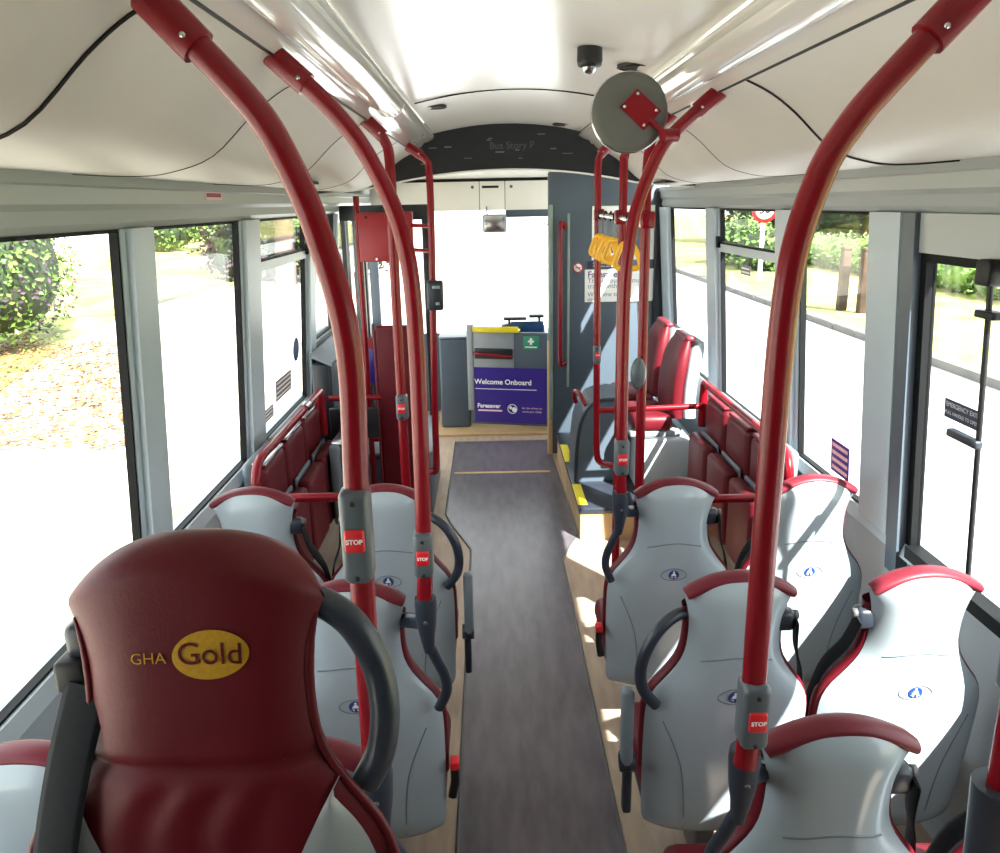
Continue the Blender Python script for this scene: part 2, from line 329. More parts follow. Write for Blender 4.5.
MB().box(-0.06, 0.0, 0.78, 1.25, 0, 0.85).build('corner_panel', 'partition', dr)

# ------------------------------------------------------------------ seats
WP = [(0.215, 0.15), (0.225, 0.185), (0.25, 0.202), (0.30, 0.207), (0.40, 0.210), (0.52, 0.212), (0.615, 0.211), (0.655, 0.204), (0.69, 0.187), (0.725, 0.160), (0.765, 0.134), (0.80, 0.121), (0.84, 0.116), (0.89, 0.116), (0.94, 0.122), (1.0, 0.134), (1.03, 0.138)]
def hw(z):
    if z <= WP[0][0]: return WP[0][1]
    for i in range(len(WP) - 1):
        (a, p), (b, q) = WP[i], WP[i + 1]
        if z <= b:
            p0 = WP[max(i - 1, 0)]; q0 = WP[min(i + 2, len(WP) - 1)]
            m0 = (q - p0[1]) / (b - p0[0]); m1 = (q0[1] - p) / (q0[0] - a); h = b - a; t = (z - a) / h
            return (2 * t ** 3 - 3 * t * t + 1) * p + (t ** 3 - 2 * t * t + t) * h * m0 + (-2 * t ** 3 + 3 * t * t) * q + (t ** 3 - t * t) * h * m1
    return WP[-1][1]
def lean(z): return (1.03 - z) * 0.11
def zarc(s, z):
    k = max(0, (z - 0.85) / 0.18); return z - 0.048 * s * s * k * k
def shell_pt(s, z, out=0.0):
    e = abs(s); b = 0.058 * (1 - e ** 3.2)
    low = min(1, max(0, (z - 0.215) / 0.06)); b *= 0.45 + 0.55 * low ** 0.5
    top = min(1, max(0, (1.015 - z) / 0.05)); b *= 0.55 + 0.45 * top ** 0.5
    return Vector((hw(z) * s, lean(z) + 0.028 - b - out, zarc(s, z)))
def seat_parts(t, aisle, handle, belt, armrest, px=0.185, badge=True):
    """a forward-facing seat; aisle = -1/+1 side of the handle, belt on the other side"""
    zs = [0.215, 0.222, 0.235, 0.255] + [0.28 + 0.735 * i / 34 for i in range(35)]
    ss = [math.sin(math.pi / 2 * (-1 + 2 * i / 26)) for i in range(27)]
    m = MB().grid(lambda u, v: shell_pt(ss[round(u * 26)], zs[round(v * 38)]), 27, 39)
    sh = m.build('back_shell', 'shell', t)
    # seams moulded into the shell
    MB().tube([shell_pt(-0.72 + 1.44 * i / 14, 0.80 - 0.02 * (abs(-1 + 2 * i / 14)) ** 2 + 0.012) for i in range(15)], 0.0022, n=5).build('moulded_seam', 'tip_grey', sh)
    for s0 in (-1, 1):
        MB().tube(catmull([shell_pt(s0 * a, z, -0.0005) for a, z in ((0.80, 0.60), (0.66, 0.53), (0.56, 0.46), (0.51, 0.38), (0.49, 0.30), (0.485, 0.24))], 4), 0.0022, n=5).build('moulded_seam', 'tip_grey', sh)
    if badge:
        e = [shell_pt(0.042 * math.cos(a) / hw(0.695), 0.695 + 0.022 * math.sin(a), 0.0) for a in [2 * math.pi * i / 28 for i in range(29)]]
        bo = MB().tube(e, 0.0018, n=5).build('badge_rim', 'tip_grey', sh)
        def bp(x, z, o=0.002): return shell_pt(x / hw(0.695), 0.695 + z, o)
        MB().add([bp(0, 0)] + [bp(x, z) for x, z in ring_pts(0.0175, 0.0175, 24)], [(0, i + 1, (i + 1) % 24 + 1) for i in range(24)]).build('badge', 'badge_blue', sh)
        fg = [(-0.0095, -0.004), (0.0085, -0.004), (0.0065, 0.002), (0.003, 0.007), (-0.003, 0.007), (-0.007, 0.002)]
        fm = MB().add([bp(x, z, 0.0027) for x, z in fg], [tuple(range(6))])
        fm.add([bp(x, z + 0.0105, 0.0027) for x, z in ring_pts(0.0036, 0.0036, 10)], [tuple(range(10))])
        for sx in (-1, 1): fm.add([bp(sx * x, z, 0.0027) for x, z in ((0.003, -0.007), (0.011, -0.007), (0.011, -0.0085), (0.0065, -0.0085), (0.0055, -0.013), (0.0038, -0.013))], [tuple(range(6))])
        fm.build('badge_figure', 'white_print', sh)
    # red top roll
    tp = [(-0.131 + 0.262 * i / 14) for i in range(15)]
    MB().tube([(x, lean(1.0) + 0.024, zarc(x / 0.138, 1.03) - 0.014) for x in tp], [0.012] + [0.0145] * 13 + [0.012], n=12, flat=2.0, flat_axis=(0, 1, 0)).build('top_roll', 'trim_red', t)
    # red cushion in front of the shell
    def cush(u, v):
        z = 0.42 + 0.52 * v; a = 2 * math.pi * u; c, s_ = math.cos(a), math.sin(a)
        x = (hw(z) + 0.009) * math.copysign(abs(c) ** 0.5, c); y = lean(z) + 0.05 + (0.036 if s_ > 0 else 0.03) * math.copysign(abs(s_) ** 0.6, s_)
        return (x, y, zarc(x / (hw(z) + 0.009), z))
    MB().grid(cush, 28, 22, True).build('back_cushion', 'leather', t)
    MB().rbox(-0.208, 0.208, lean(0.45) + 0.04, lean(0.45) + 0.38, 0.31, 0.40, 0.035, 3).build('seat_cushion', 'leather', t)
    MB().rbox(-0.20, 0.20, lean(0.45) + 0.04, lean(0.45) + 0.36, 0.27, 0.315, 0.012).build('seat_pan', 'dark_plastic', t)
    MB().rbox(-0.03, 0.03, 0.18, 0.36, 0.0, 0.27, 0.012).build('pedestal', 'dark_metal', t)
    A = aisle
    if handle == 'loop':
        MB().tube([(A * 0.104, lean(0.9) + 0.05, 0.905), (A * 0.150, lean(0.9) + 0.03, 0.905), (A * 0.195, lean(0.9) + 0.012, 0.875), (A * 0.226, 0.02, 0.82), (A * 0.236, 0.025, 0.76), (A * 0.226, 0.03, 0.705), (A * 0.192, 0.04, 0.655)], 0.0155, n=10, smooth_path=5).build('grab_handle', 'handle', t)
    elif handle == 'pole':
        k = px
        MB().tube([(A * 0.095, lean(0.9) + 0.055, 0.90), (A * (k - 0.035), lean(0.9) + 0.025, 0.912), (A * k, -0.01, 0.935)], [0.019, 0.021], n=10, smooth_path=4).build('pole_bracket', 'handle', t)
        MB().tube([(A * (k + 0.004), -0.008, 0.855), (A * (k + 0.001), -0.01, 0.895), (A * k, -0.01, 0.935), (A * k, -0.01, 0.985), (A * k, -0.01, 1.0)], [0.013, 0.018, 0.0245, 0.027, 0.0255], n=14).build('pole_socket', 'handle', t)
        MB().tube([(A * (k + 0.002), -0.008, 0.875), (A * (k + 0.02), 0.0, 0.825), (A * (k + 0.037), 0.01, 0.775), (A * (k + 0.039), 0.02, 0.725), (A * (k + 0.017), 0.035, 0.665)], 0.0135, n=10, smooth_path=5, flat=0.85).build('grab_handle', 'handle', t)
        MB().lathe([(0.0, -0.001), (0.005, -0.001), (0.005, 0.003)], (A * k, -0.035, 0.945), 'y', 10).build('bracket_screw', 'dark_metal', t)
    if belt:
        B = -A
        MB().rbox(min(B * 0.10, B * 0.15), max(B * 0.10, B * 0.15), lean(0.9) + 0.022, lean(0.9) + 0.065, 0.855, 0.91, 0.012).build('belt_anchor', 'dark_plastic', t)
        MB().lathe([(0.0, -0.007), (0.012, -0.007), (0.012, 0.007), (0.0, 0.007)], (B * 0.152, lean(0.9) + 0.04, 0.895), 'x', 12).build('belt_guide', 'dark_metal', t)
        bt = MB(); q = [(B * 0.150, lean(0.88) + 0.02, 0.89), (B * 0.165, lean(0.8) + 0.04, 0.80), (B * 0.20, lean(0.7) + 0.07, 0.70), (B * 0.225, lean(0.55) + 0.09, 0.52)]
        bt.tube(q, 0.022, n=8, smooth_path=4, flat=0.14, flat_axis=(1, 0, 0)).build('belt_strap', 'belt', t)
    if armrest == 'up':
        MB().rbox(A * 0.262 - 0.016, A * 0.262 + 0.016, 0.03, 0.068, 0.46, 0.70, 0.01).build('armrest', 'tip_grey', t).rotation_euler = (0.0, 0, 0)
        MB().lathe([(0.0, -0.02), (0.026, -0.02), (0.026, 0.02), (0.0, 0.02)], (A * 0.258, 0.055, 0.475), 'x', 16).build('armrest_pivot', 'dark_plastic', t)
        MB().rbox(A * 0.255 - 0.012, A * 0.255 + 0.012, 0.05, 0.085, 0.31, 0.49, 0.008).build('armrest_mount', 'dark_plastic', t)
    elif armrest == 'buckle':
        MB().tube([(A * 0.225, 0.10, 0.34), (A * 0.235, 0.09, 0.40), (A * 0.235, 0.085, 0.46)], 0.012, n=8, flat=0.6).build('belt_stalk', 'black', t)
        MB().rbox(A * 0.236 - 0.012, A * 0.236 + 0.012, 0.065, 0.10, 0.45, 0.475, 0.004).build('belt_buckle', 'button_red', t)
SEATS = [  # x, y, aisle side, handle, armrest, label
    (0.475, 2.42, -1, 'pole', 'buckle', 'grey-backed bus seat right of the aisle, foremost there, holding a curved pole'),
    (0.930, 2.42, 1, None, None, 'grey-backed window seat on the right, foremost there, below the sticker'),
    (0.475, 1.735, -1, 'loop', 'up', 'grey-backed bus seat right of the aisle with black loop handle and raised armrest'),
    (0.930, 1.735, 1, None, None, 'sunlit grey-backed window seat beside the emergency door'),
    (0.475, 1.162, -1, 'pole', None, 'grey-backed bus seat nearest the camera right of the aisle, at bottom edge'),
    (0.930, 1.145, 1, None, None, 'grey-backed window seat at the far lower right, beside the nearest right aisle seat'),
    (-0.475, 2.42, 1, 'loop', 'up', 'grey-backed bus seat left of the aisle in front of the tall red panel'),
    (-0.902, 2.42, -1, None, None, 'grey-backed window seat on the left under the red wall rail'),
    (-0.475, 1.735, 1, 'pole', 'buckle', 'grey-backed bus seat left of the aisle, just beyond the maroon gold-lettered seat'),
    (-0.930, 1.735, -1, None, None, 'grey-backed left window seat hidden behind the maroon seat head'),
    (-0.475, 1.145, 1, 'pole', None, 'grey-backed seat directly behind the maroon gold-lettered seat, only its handle showing'),
    (-0.930, 1.145, -1, None, None, 'grey-backed window seat at the lower left edge beside the black belt'),
]
for (x, y, A, h, ar_, lb) in SEATS:
    t = thing('bus_seat', lb, 'seat', (x, y, 0), 0, 'forward-facing grey bus seats')
    seat_parts(t, A, h, True, ar_, {(-0.475, 1.145): 0.150, (0.475, 1.162): 0.178, (0.475, 2.42): 0.187, (-0.475, 1.735): 0.188}.get((x, y), 0.185))

# rear-facing maroon seat with embroidery, on the raised platform
RS = thing('rear_facing_seat', 'maroon leather seat facing the camera with gold oval lettering', 'seat', (-0.472, 0.895, 0.497), 0)
def face_y(x, z):     # front surface (towards the camera), local
    wv = hw(z) + 0.016; s = min(1, abs(x) / wv)
    y = -(1.03 - z) * 0.13 - 0.035 - 0.035 * (1 - s ** 4)
    y += 0.010 * math.exp(-((z - 0.772) / 0.010) ** 2) + 0.010 * math.exp(-((z - 0.63) / 0.010) ** 2)
    if z < 0.764: y += 0.003 * math.sin(x * 95 + 2 * math.sin(z * 30)) * min(1, (0.764 - z) / 0.02) * max(0, 1 - (abs(x) / 0.13) ** 2)
    return y
def rs_arc(x, z):
    k = max(0, (z - 0.84) / 0.19); return z - 0.062 * (x / 0.155) ** 2 * k * k
rz_ = [0.40 + 0.60 * i / 76 for i in range(77)]
def back_y(s, z): return -(1.03 - z) * 0.13 - 0.035 + 0.07 * (1 - abs(s) ** 5)
def rface(u, v):      # the face rolls over the top edge to the rear
    j = round(v * 92); s = math.sin(math.pi / 2 * (-1 + 2 * u))
    if j <= 76:
        z = rz_[j]; x = (hw(z) + 0.016) * s; return (x, face_y(x, z), rs_arc(x, z))
    a = math.pi * (j - 76) / 16; x = (hw(1.0) + 0.016 - 0.004 * math.sin(a)) * s; y0, y1 = face_y(x, 1.0), back_y(s, 1.0) + 0.004
    return (x, (y0 + y1) / 2 - (y1 - y0) / 2 * math.cos(a), rs_arc(x, 1.0) + 0.036 * math.sin(a) * (1 - 0.75 * abs(s) ** 5))
MB().grid(rface, 49, 93).build('back_cushion', 'leather', RS)
def rback(u, v):
    z = 0.40 + 0.60 * v; s = -1 + 2 * u; x = (hw(z) + 0.016) * s; return (x, back_y(s, z) + 0.003, rs_arc(x, z))
MB().grid(rback, 25, 30).build('back_shell', 'shell', RS)
for s0 in (-1, 1):
    MB().tube([(s0 * (hw(z) + 0.014), -(1.03 - z) * 0.13 - 0.037, rs_arc(s0 * (hw(z) + 0.014), z)) for z in rz_[:74:3]], [0.006] * 22 + [0.005, 0.004, 0.002], n=8).build('piping', 'leather', RS)
for z in (0.772, 0.63):
    st = MB()
    for i in range(44):
        x = -0.165 + 0.33 * i / 43
        if abs(x) < hw(z) - 0.03: st.tube([(x, face_y(x, z) - 0.0012, z + 0.004), (x + 0.0045, face_y(x + 0.0045, z) - 0.0012, z + 0.004)], 0.0008, n=4)
    st.build('stitching', 'trim_red', RS)
for s0 in (-1, 1):
    poly = [(0.062, 0.42), (0.08, 0.55), (0.105, 0.64), (0.135, 0.705), (0.16, 0.745)]
    bm_ = MB(); L1 = catmull([(x, z, 0) for x, z in poly], 5)
    vsx = []
    for p in L1:
        z = p.y; xi = p.x; xo = hw(z) - 0.006
        for k in range(7):
            x = xi + (max(xo, xi + 0.001) - xi) * k / 6; vsx.append((s0 * x, face_y(x, z) - 0.0025 - 0.006 * math.sin(math.pi * k / 6), z))
    nn = len(L1); bm_.add(vsx, [(j * 7 + i, j * 7 + i + 1, (j + 1) * 7 + i + 1, (j + 1) * 7 + i) for j in range(nn - 1) for i in range(6)], True).build('side_bolster', 'leather_grey', RS)
OC = (0.027, 0.916)
op = MB(); rr = 8; ov = [(OC[0], face_y(OC[0], OC[1]) - 0.0012, OC[1])]
for j in range(1, rr + 1):
    for i in range(40):
        a = 2 * math.pi * i / 40; x = OC[0] + 0.0435 * j / rr * math.cos(a); z = OC[1] + (0.0295 * math.sin(a) + 0.003 * math.cos(a)) * j / rr
        ov.append((x, face_y(x, z) - 0.0012 - 0.0008 * (1 - (j / rr) ** 6), rs_arc(x, z)))
of = [(0, 1 + i, 1 + (i + 1) % 40) for i in range(40)] + [(1 + j * 40 + i, 1 + (j + 1) * 40 + i, 1 + (j + 1) * 40 + (i + 1) % 40, 1 + j * 40 + (i + 1) % 40) for j in range(rr - 1) for i in range(40)]
emb = op.add(ov, of, True).build('embroidered_oval', 'gold_print', RS)
def on_face(cx, cz, o):
    return lambda x, y: (cx + x, face_y(cx + x, cz + y) - o, rs_arc(cx + x, cz + y))
text('Gold', 0.037, 'leather', emb, on_face(OC[0], OC[1] + 0.001, 0.0032), 0.0002)
text('GHA', 0.0195, 'gold_print', RS, on_face(-0.044, 0.9125, 0.0015), -0.0001)
MB().rbox(-0.215, 0.215, -0.52, -0.10, 0.40, 0.51, 0.04, 3).build('seat_cushion', 'leather', RS)
MB().rbox(-0.20, 0.20, -0.48, -0.02, 0.0, 0.40, 0.02).build('seat_base', 'dark_plastic', RS)
MB().tube([(0.112, -0.02, 0.945), (0.142, -0.022, 0.945), (0.180, -0.03, 0.918), (0.206, -0.035, 0.865), (0.214, -0.045, 0.81), (0.206, -0.05, 0.755), (0.186, -0.055, 0.715)], 0.0185, n=12, smooth_path=6).build('grab_handle', 'handle', RS)
MB().rbox(-0.168, -0.118, -0.035, 0.03, 0.88, 0.925, 0.01).build('belt_anchor', 'dark_plastic', RS)
MB().rbox(-0.178, -0.138, -0.05, -0.01, 0.845, 0.885, 0.006).build('belt_guide', 'black', RS)
MB().tube([(-0.152, -0.035, 0.88), (-0.178, -0.05, 0.76), (-0.205, -0.07, 0.64), (-0.24, -0.09, 0.45)], 0.017, n=8, smooth_path=4, flat=0.12, flat_axis=(0.7, 0.7, 0)).build('belt_strap', 'belt', RS)
MB().tube([(-0.135, -0.055, 0.86), (-0.158, -0.10, 0.75), (-0.172, -0.14, 0.62), (-0.165, -0.17, 0.42)], 0.03, n=8, smooth_path=4, flat=0.10, flat_axis=(0.25, 1, 0)).build('belt_strap', 'belt', RS)

# ------------------------------------------------------------------ grab poles
PR = 0.0185
def stop_sleeve(p, x, y, z0, z1, rx=0.0, face=(0, -1), big=1.0):
    """grey bell-push housing round the pole with a red STOP button on the rear face"""
    h = (z1 - z0) / 2; zc = (z0 + z1) / 2
    hs = MB().rbox(x - 0.0225 * big, x + 0.0225 * big, y - 0.03 * big, y + 0.023 * big, z0, z1, 0.012, 3).build('bell_housing', 'sleeve', p)
    b = MB().rbox(x - 0.015 * big, x + 0.015 * big, y - 0.036 * big, y - 0.028 * big, zc - 0.019 * big, zc + 0.017 * big, 0.004).build('stop_button', 'button_red', hs)
    text('STOP', 0.0105 * big, 'white_print', hs, lambda a, c: (x + a, y - 0.0366 * big, zc + c - 0.001), 0.0004)
    for zz in (z1 - 0.018, z0 + 0.012): MB().lathe([(0, -0.002), (0.004, -0.002), (0.004, 0.002)], (x, y - 0.03 * big, zz), 'y', 8).build('screw', 'black', hs)
def grab_pole(label, pts, zs=None, r=PR, cap=True, sm=8, big=1.0, collar=None, name='grab_pole'):
    t = thing(name, label, 'pole', tuple(pts[0]), group='red grab poles'); o = Vector(pts[0])
    P = [Vector(p) - o for p in pts]
    path = [P[0]] + catmull(P[1:], sm)
    MB().tube(path, r, n=16).build('tube', 'pole_red', t)
    if cap:
        d = (path[-1] - path[-3]).normalized(); e = path[-1]
        MB().tube([e - d * 0.075, e + d * 0.012], r * 1.32, n=16).build('end_socket', 'pole_red', t)
        MB().lathe([(0, -0.002), (0.004, -0.002), (0.004, 0.002)], tuple(e - d * 0.06 + Vector((0, -r * 1.32, 0))), 'y', 8).build('screw', 'metal', t)
    if zs: stop_sleeve(t, P[1].x, 0, zs[0] - o.z, zs[1] - o.z, big=big)
    return t
grab_pole('thick red curved pole with grey STOP box rising past the maroon seat', [(-0.29 - 0.035, 1.135, 0.985), (-0.328, 1.135, 1.05), (-0.326, 1.135, 1.45), (-0.322, 1.135, 1.70), (-0.352, 1.135, 1.86), (-0.392, 1.135, 1.97), (-0.435, 1.135, 2.04), (-0.54, 1.135, 2.155)], (1.345, 1.495), r=0.0195)
grab_pole('thick red curved pole standing on the nearest right aisle seat', [(0.292, 1.135, 0.985), (0.297, 1.135, 1.05), (0.297, 1.135, 1.5), (0.302, 1.135, 1.78), (0.332, 1.135, 1.92), (0.372, 1.135, 1.995), (0.432, 1.135, 2.065), (0.512, 1.135, 2.15)], (1.03, 1.148), r=0.0195)
grab_pole('red curved pole carrying the round mirror, right of the aisle', [(0.29, 2.41, 0.985), (0.288, 2.41, 1.05), (0.286, 2.41, 1.6), (0.298, 2.41, 1.78), (0.322, 2.41, 1.90), (0.378, 2.41, 2.035), (0.44, 2.41, 2.105), (0.535, 2.41, 2.185)], (1.06, 1.178))
grab_pole('red curved pole with small STOP box on the left aisle seat', [(-0.29, 1.725, 0.985), (-0.286, 1.725, 1.05), (-0.28, 1.725, 1.6), (-0.297, 1.725, 1.83), (-0.358, 1.725, 1.99), (-0.43, 1.725, 2.09), (-0.53, 1.725, 2.183)], (1.06, 1.172))
grab_pole('straight red floor pole with STOP box before the tall red panel', [(-0.463, 3.0, 0.0), (-0.464, 3.0, 0.3), (-0.466, 3.0, 1.6), (-0.462, 3.0, 2.02), (-0.478, 3.0, 2.12), (-0.535, 3.0, 2.185)], (1.10, 1.20))
grab_pole('red floor pole with oval grey case at the end of the strap rail', [(0.465, 3.0, 0.0), (0.465, 3.0, 0.3), (0.457, 3.0, 1.7), (0.46, 3.0, 2.05), (0.49, 3.0, 2.14), (0.535, 3.0, 2.19)])
grab_pole('straight red pole in the middle of the strap rail', [(0.471, 3.6, 0.0), (0.471, 3.6, 0.3), (0.471, 3.6, 1.9), (0.474, 3.6, 2.08), (0.50, 3.6, 2.16), (0.53, 3.6, 2.185)])
p4 = grab_pole('red pole with hooked foot carrying a rail to the right wall', [(0.60, 4.3, 0.452), (0.545, 4.3, 0.455), (0.49, 4.3, 0.475), (0.468, 4.3, 0.54), (0.463, 4.3, 0.8), (0.46, 4.3, 1.2), (0.455, 4.3, 1.9), (0.453, 4.3, 2.08), (0.47, 4.3, 2.13), (0.52, 4.3, 2.18)])
stop_sleeve(p4, 0.461 - 0.60, 0, 1.045 - 0.452, 1.145 - 0.452, big=0.9)
MB().tube([(0.46 - 0.60, 0, 0.775 - 0.452), (1.05 - 0.60, 0, 0.79 - 0.452)], 0.0165, n=12).build('cross_rail', 'pole_red', p4)
p5 = grab_pole('red pole with black ticket reader beside the aisle on the left', [(-0.50, 4.3, 0.44), (-0.46, 4.3, 0.44), (-0.438, 4.3, 0.48), (-0.434, 4.3, 0.8), (-0.414, 4.3, 1.7), (-0.413, 4.3, 2.05), (-0.43, 4.3, 2.12), (-0.51, 4.3, 2.18)])
for z in (1.66, 1.79): MB().tube([(-0.414 + 0.5, 0, z - 0.44), (-0.53 + 0.5, 0.2, z - 0.44)], 0.011, n=10).build('stub_rail', 'pole_red', p5)
v = thing('ticket_reader', 'dark grey ticket reader box clamped to the left aisle pole', 'reader', (-0.405, 4.25, 1.36))
MB().rbox(-0.04, 0.045, -0.04, 0.03, 0, 0.155, 0.012).build('case', 'dark_plastic', v); MB().rbox(-0.01, 0.03, -0.043, -0.039, 0.115, 0.13, 0.002).build('display', 'grey_case', v); MB().rbox(0.005, 0.025, -0.043, -0.039, 0.03, 0.045, 0.002).build('label_plate', 'grey_case', v)
ov_ = thing('oval_case', 'grey oval plastic case fixed to the red pole at right', 'case', (0.44, 2.972, 1.20))
MB().lathe([(0.0, -0.016), (0.022, -0.014), (0.03, 0.0), (0.022, 0.014), (0.0, 0.016)], (0, 0, 0.065), 'y', 24).build('body', 'sleeve', ov_)
ov_.children[0].scale = (1, 1, 2.1); ov_.children[0].location = (0, 0, -0.0715)
# near right stanchion at the picture edge
t = thing('stanchion', 'grey and red stanchion in a dark socket at the right picture edge', 'pole', (0.632, 1.0, 0.5))
MB().tube([(0, 0, 0.52), (0, 0, 0.80)], 0.0195, n=16).build('tube', 'pole_red', t)
MB().rbox(-0.024, 0.026, -0.028, 0.024, 0.70, 1.02, 0.012, 3).build('sleeve', 'sleeve', t)
MB().tube([(0.0, 0, 0.0), (0, 0, 0.42), (0, 0, 0.545)], [0.03, 0.034, 0.04], n=14).build('socket', 'dark_plastic', t)
MB().tube([(-0.005, 0, 1.02), (-0.012, 0, 1.5)], 0.0195, n=14).build('upper_tube', 'sleeve', t)
# cross bars behind the first seat rows
for sgn, lb in ((-1, 'red cross rail behind the foremost left seats'), (1, 'red cross rail behind the foremost right seats')):
    z = 0.785 if sgn < 0 else 0.74
    t = thing('cross_rail', lb, 'rail', (sgn * 1.14, 3.0, z), group='red cross rails'); x1 = 0.0; x2 = -sgn * (1.14 - 0.465)
    MB().tube([(x1, 0, 0), (x2, 0, 0)], 0.0175, n=14).build('tube', 'pole_red', t)
    MB().lathe([(0.032, -0.01), (0.032, 0.01), (0.0, 0.01)], (0, 0, 0), 'x', 16).build('wall_flange', 'pole_red', t)
# rails along the walls over the tip-up seats
for sgn, lb in ((-1, 'red wall rail above the tip-up seats on the left'), (1, 'red wall rail above the tip-up seats on the right')):
    t = thing('side_rail', lb, 'rail', (sgn * 1.06, 3.0, 0.72), group='red wall rails')
    MB().tube([(0, 0, -0.4), (0, 0, 0.05), (0, 0.015, 0.15), (0, 0.09, 0.2)] + [(0, 0.3 + 0.9 * i / 4, 0.2) for i in range(5)] + [(0, 1.3, 0.2)], 0.019, n=12, smooth_path=3).build('tube', 'pole_red', t)
    MB().tube([(0, 1.3, 0.2), (0, 1.315, 0.1), (0, 1.315, -0.05)], 0.024, n=12).build('end_post', 'pole_red', t)
    if sgn < 0: MB().tube([(0, 0.9, 0.2), (0, 0.985, 0.2)], 0.026, n=14).build('clamp', 'metal', t)

# tip-up seats along the walls
for sgn, side in ((-1, 'left'), (1, 'right')):
    ybase = (3.15, 3.53, 3.91)
    for i, yy in enumerate(ybase):
        lb = '%s maroon tip-up seat on the %s wall below the red rail' % (['nearest', 'middle', 'farthest'][i], side)
        t = thing('tip_up_seat', lb, 'seat', (sgn * 1.10, yy + 0.18, 0.30), group='tip-up seats along the walls')
        g = lambda a, b: (min(sgn * a, sgn * b), max(sgn * a, sgn * b))
        x0, x1 = g(0.02, 0.06); MB().rbox(x0, x1, -0.18, 0.18, -0.05, 0.58, 0.02, 3).build('back_shell', 'tip_grey', t)
        x0, x1 = g(-0.04, 0.025); MB().rbox(x0, x1, -0.165, 0.165, 0.0, 0.555, 0.028, 3).build('back_cushion', 'leather', t)
        x0, x1 = g(-0.035, 0.03); MB().rbox(x0, x1, -0.15, 0.15, 0.555, 0.572, 0.006).build('top_edge', 'metal' if sgn < 0 else 'trim_red', t)
        x0, x1 = g(-0.13, -0.06); MB().rbox(x0, x1, -0.165, 0.165, -0.02, 0.36, 0.025, 3).build('folded_cushion', 'leather', t)
        x0, x1 = g(-0.06, -0.045); MB().rbox(x0, x1, -0.15, 0.15, -0.02, 0.37, 0.006).build('cushion_pan', 'tip_grey', t)
        x0, x1 = g(-0.05, 0.03); MB().rbox(x0, x1, -0.12, 0.12, -0.12, -0.04, 0.01).build('hinge_bar', 'dark_metal', t)
t = thing('tip_up_seat', 'maroon and grey folded seat standing off the left wall by the red pole', 'seat', (-0.93, 4.08, 0.0), group='tip-up seats along the walls')
MB().rbox(-0.03, 0.03, -0.16, 0.16, 0.28, 0.72, 0.02).build('back_shell', 'tip_grey', t); MB().rbox(0.03, 0.10, -0.15, 0.15, 0.30, 0.70, 0.025).build('back_cushion', 'leather', t); MB().rbox(-0.02, 0.08, -0.14, 0.14, 0.70, 0.73, 0.008).build('top_edge', 'metal', t); MB().rbox(-0.03, 0.03, -0.03, 0.03, 0, 0.3, 0.01).build('pedestal', 'dark_metal', t)

# ------------------------------------------------------------------ left front: luggage pen, ledge, panels
t = thing('luggage_pen_panel', 'tall flat maroon panel with rounded top left of the aisle', 'panel', (-0.665, 4.52, 0.0))
MB().rbox(-0.11, 0.11, -0.02, 0.02, 0.0, 1.245, 0.018, 3).build('panel', 'leather', t); MB().rbox(-0.118, -0.104, -0.024, 0.024, 0.0, 1.22, 0.006).build('edge_trim', 'trim_red', t)
t = thing('luggage_box', 'low grey box beside the aisle behind the tall maroon panel', 'box', (-0.62, 5.1, 0.0))
MB().rbox(-0.30, 0.12, -0.44, 0.42, 0, 0.42, 0.02).build('body', 'partition', t); MB().rbox(-0.31, 0.13, -0.45, 0.43, 0.42, 0.45, 0.01).build('lid', 'tip_grey', t)
t = thing('luggage_rack', 'red sheet metal box hung on red posts at the left front', 'rack', (-0.7, 4.6, 0.0))
MB().rbox(-0.135, 0.165, -0.04, 0.02, 1.595, 1.862, 0.006).build('sheet', 'box_red', t)
MB().tube([(-0.142, 0, 0.0), (-0.142, 0, 1.95)], 0.017, n=12).build('post', 'pole_red', t)
MB().tube([(-0.142, 0.0, 0.55), (0.20, 0.0, 0.55)], 0.014, n=10).build('lower_bar', 'pole_red', t)
for (x, z) in ((-0.09, 1.835), (-0.04, 1.61)): MB().lathe([(0, -0.002), (0.008, -0.002), (0.008, 0.002)], (x, -0.042, z), 'y', 10).build('screw', 'black' if z > 1.7 else 'white_print', t)
t = thing('luggage_ledge', 'black ledge cabinet with sloping grey top under the left front window', 'cabinet', (-1.06, 5.0, 0.0))
MB().rbox(-0.085, 0.02, -0.50, 0.45, 0.50, 1.03, 0.012).build('body', 'arch', t)
MB().hexa([(-0.08, -0.52, 1.075), (0.04, -0.52, 1.02), (0.04, 0.46, 1.02), (-0.08, 0.46, 1.075), (-0.08, -0.52, 1.095), (0.04, -0.52, 1.04), (0.04, 0.46, 1.04), (-0.08, 0.46, 1.095)]).build('sloping_top', 'tip_grey', t)
for k in range(3): MB().rbox(0.018, 0.026, -0.47 + 0.3 * k, -0.2 + 0.3 * k, 0.58, 1.0, 0.006).build('door', 'partition', t)
MB().tube([(0.03, -0.62, 0.86), (0.32, -0.62, 0.86)], 0.016, n=10).build('front_bar', 'pole_red', t)
MB().tube([(0.1, -0.62, 0.86), (0.1, -0.62, 0.5)], 0.014, n=10).build('front_post', 'pole_red', t)
MB().rbox(0.02, 0.30, -0.61, -0.59, 0.62, 0.80, 0.01).build('front_panel', 'arch', t)
t = thing('leaflet_holder', 'purple leaflet card in a red holder left of the maroon panel', 'leaflet', (-0.80, 4.75, 0.86))
MB().rbox(-0.06, 0.06, -0.012, 0.012, 0, 0.28, 0.004).build('holder', 'purple', t); MB().box(-0.06, 0.06, -0.0145, -0.012, 0.215, 0.28).build('red_band', 'box_red', t)
text('M', 0.05, 'white_print', t, lambda x, y: (x + 0.02, -0.0155, 0.247 + y)); text('Ki', 0.07, 'white_print', t, lambda x, y: (x + 0.02, -0.0135, 0.11 + y))

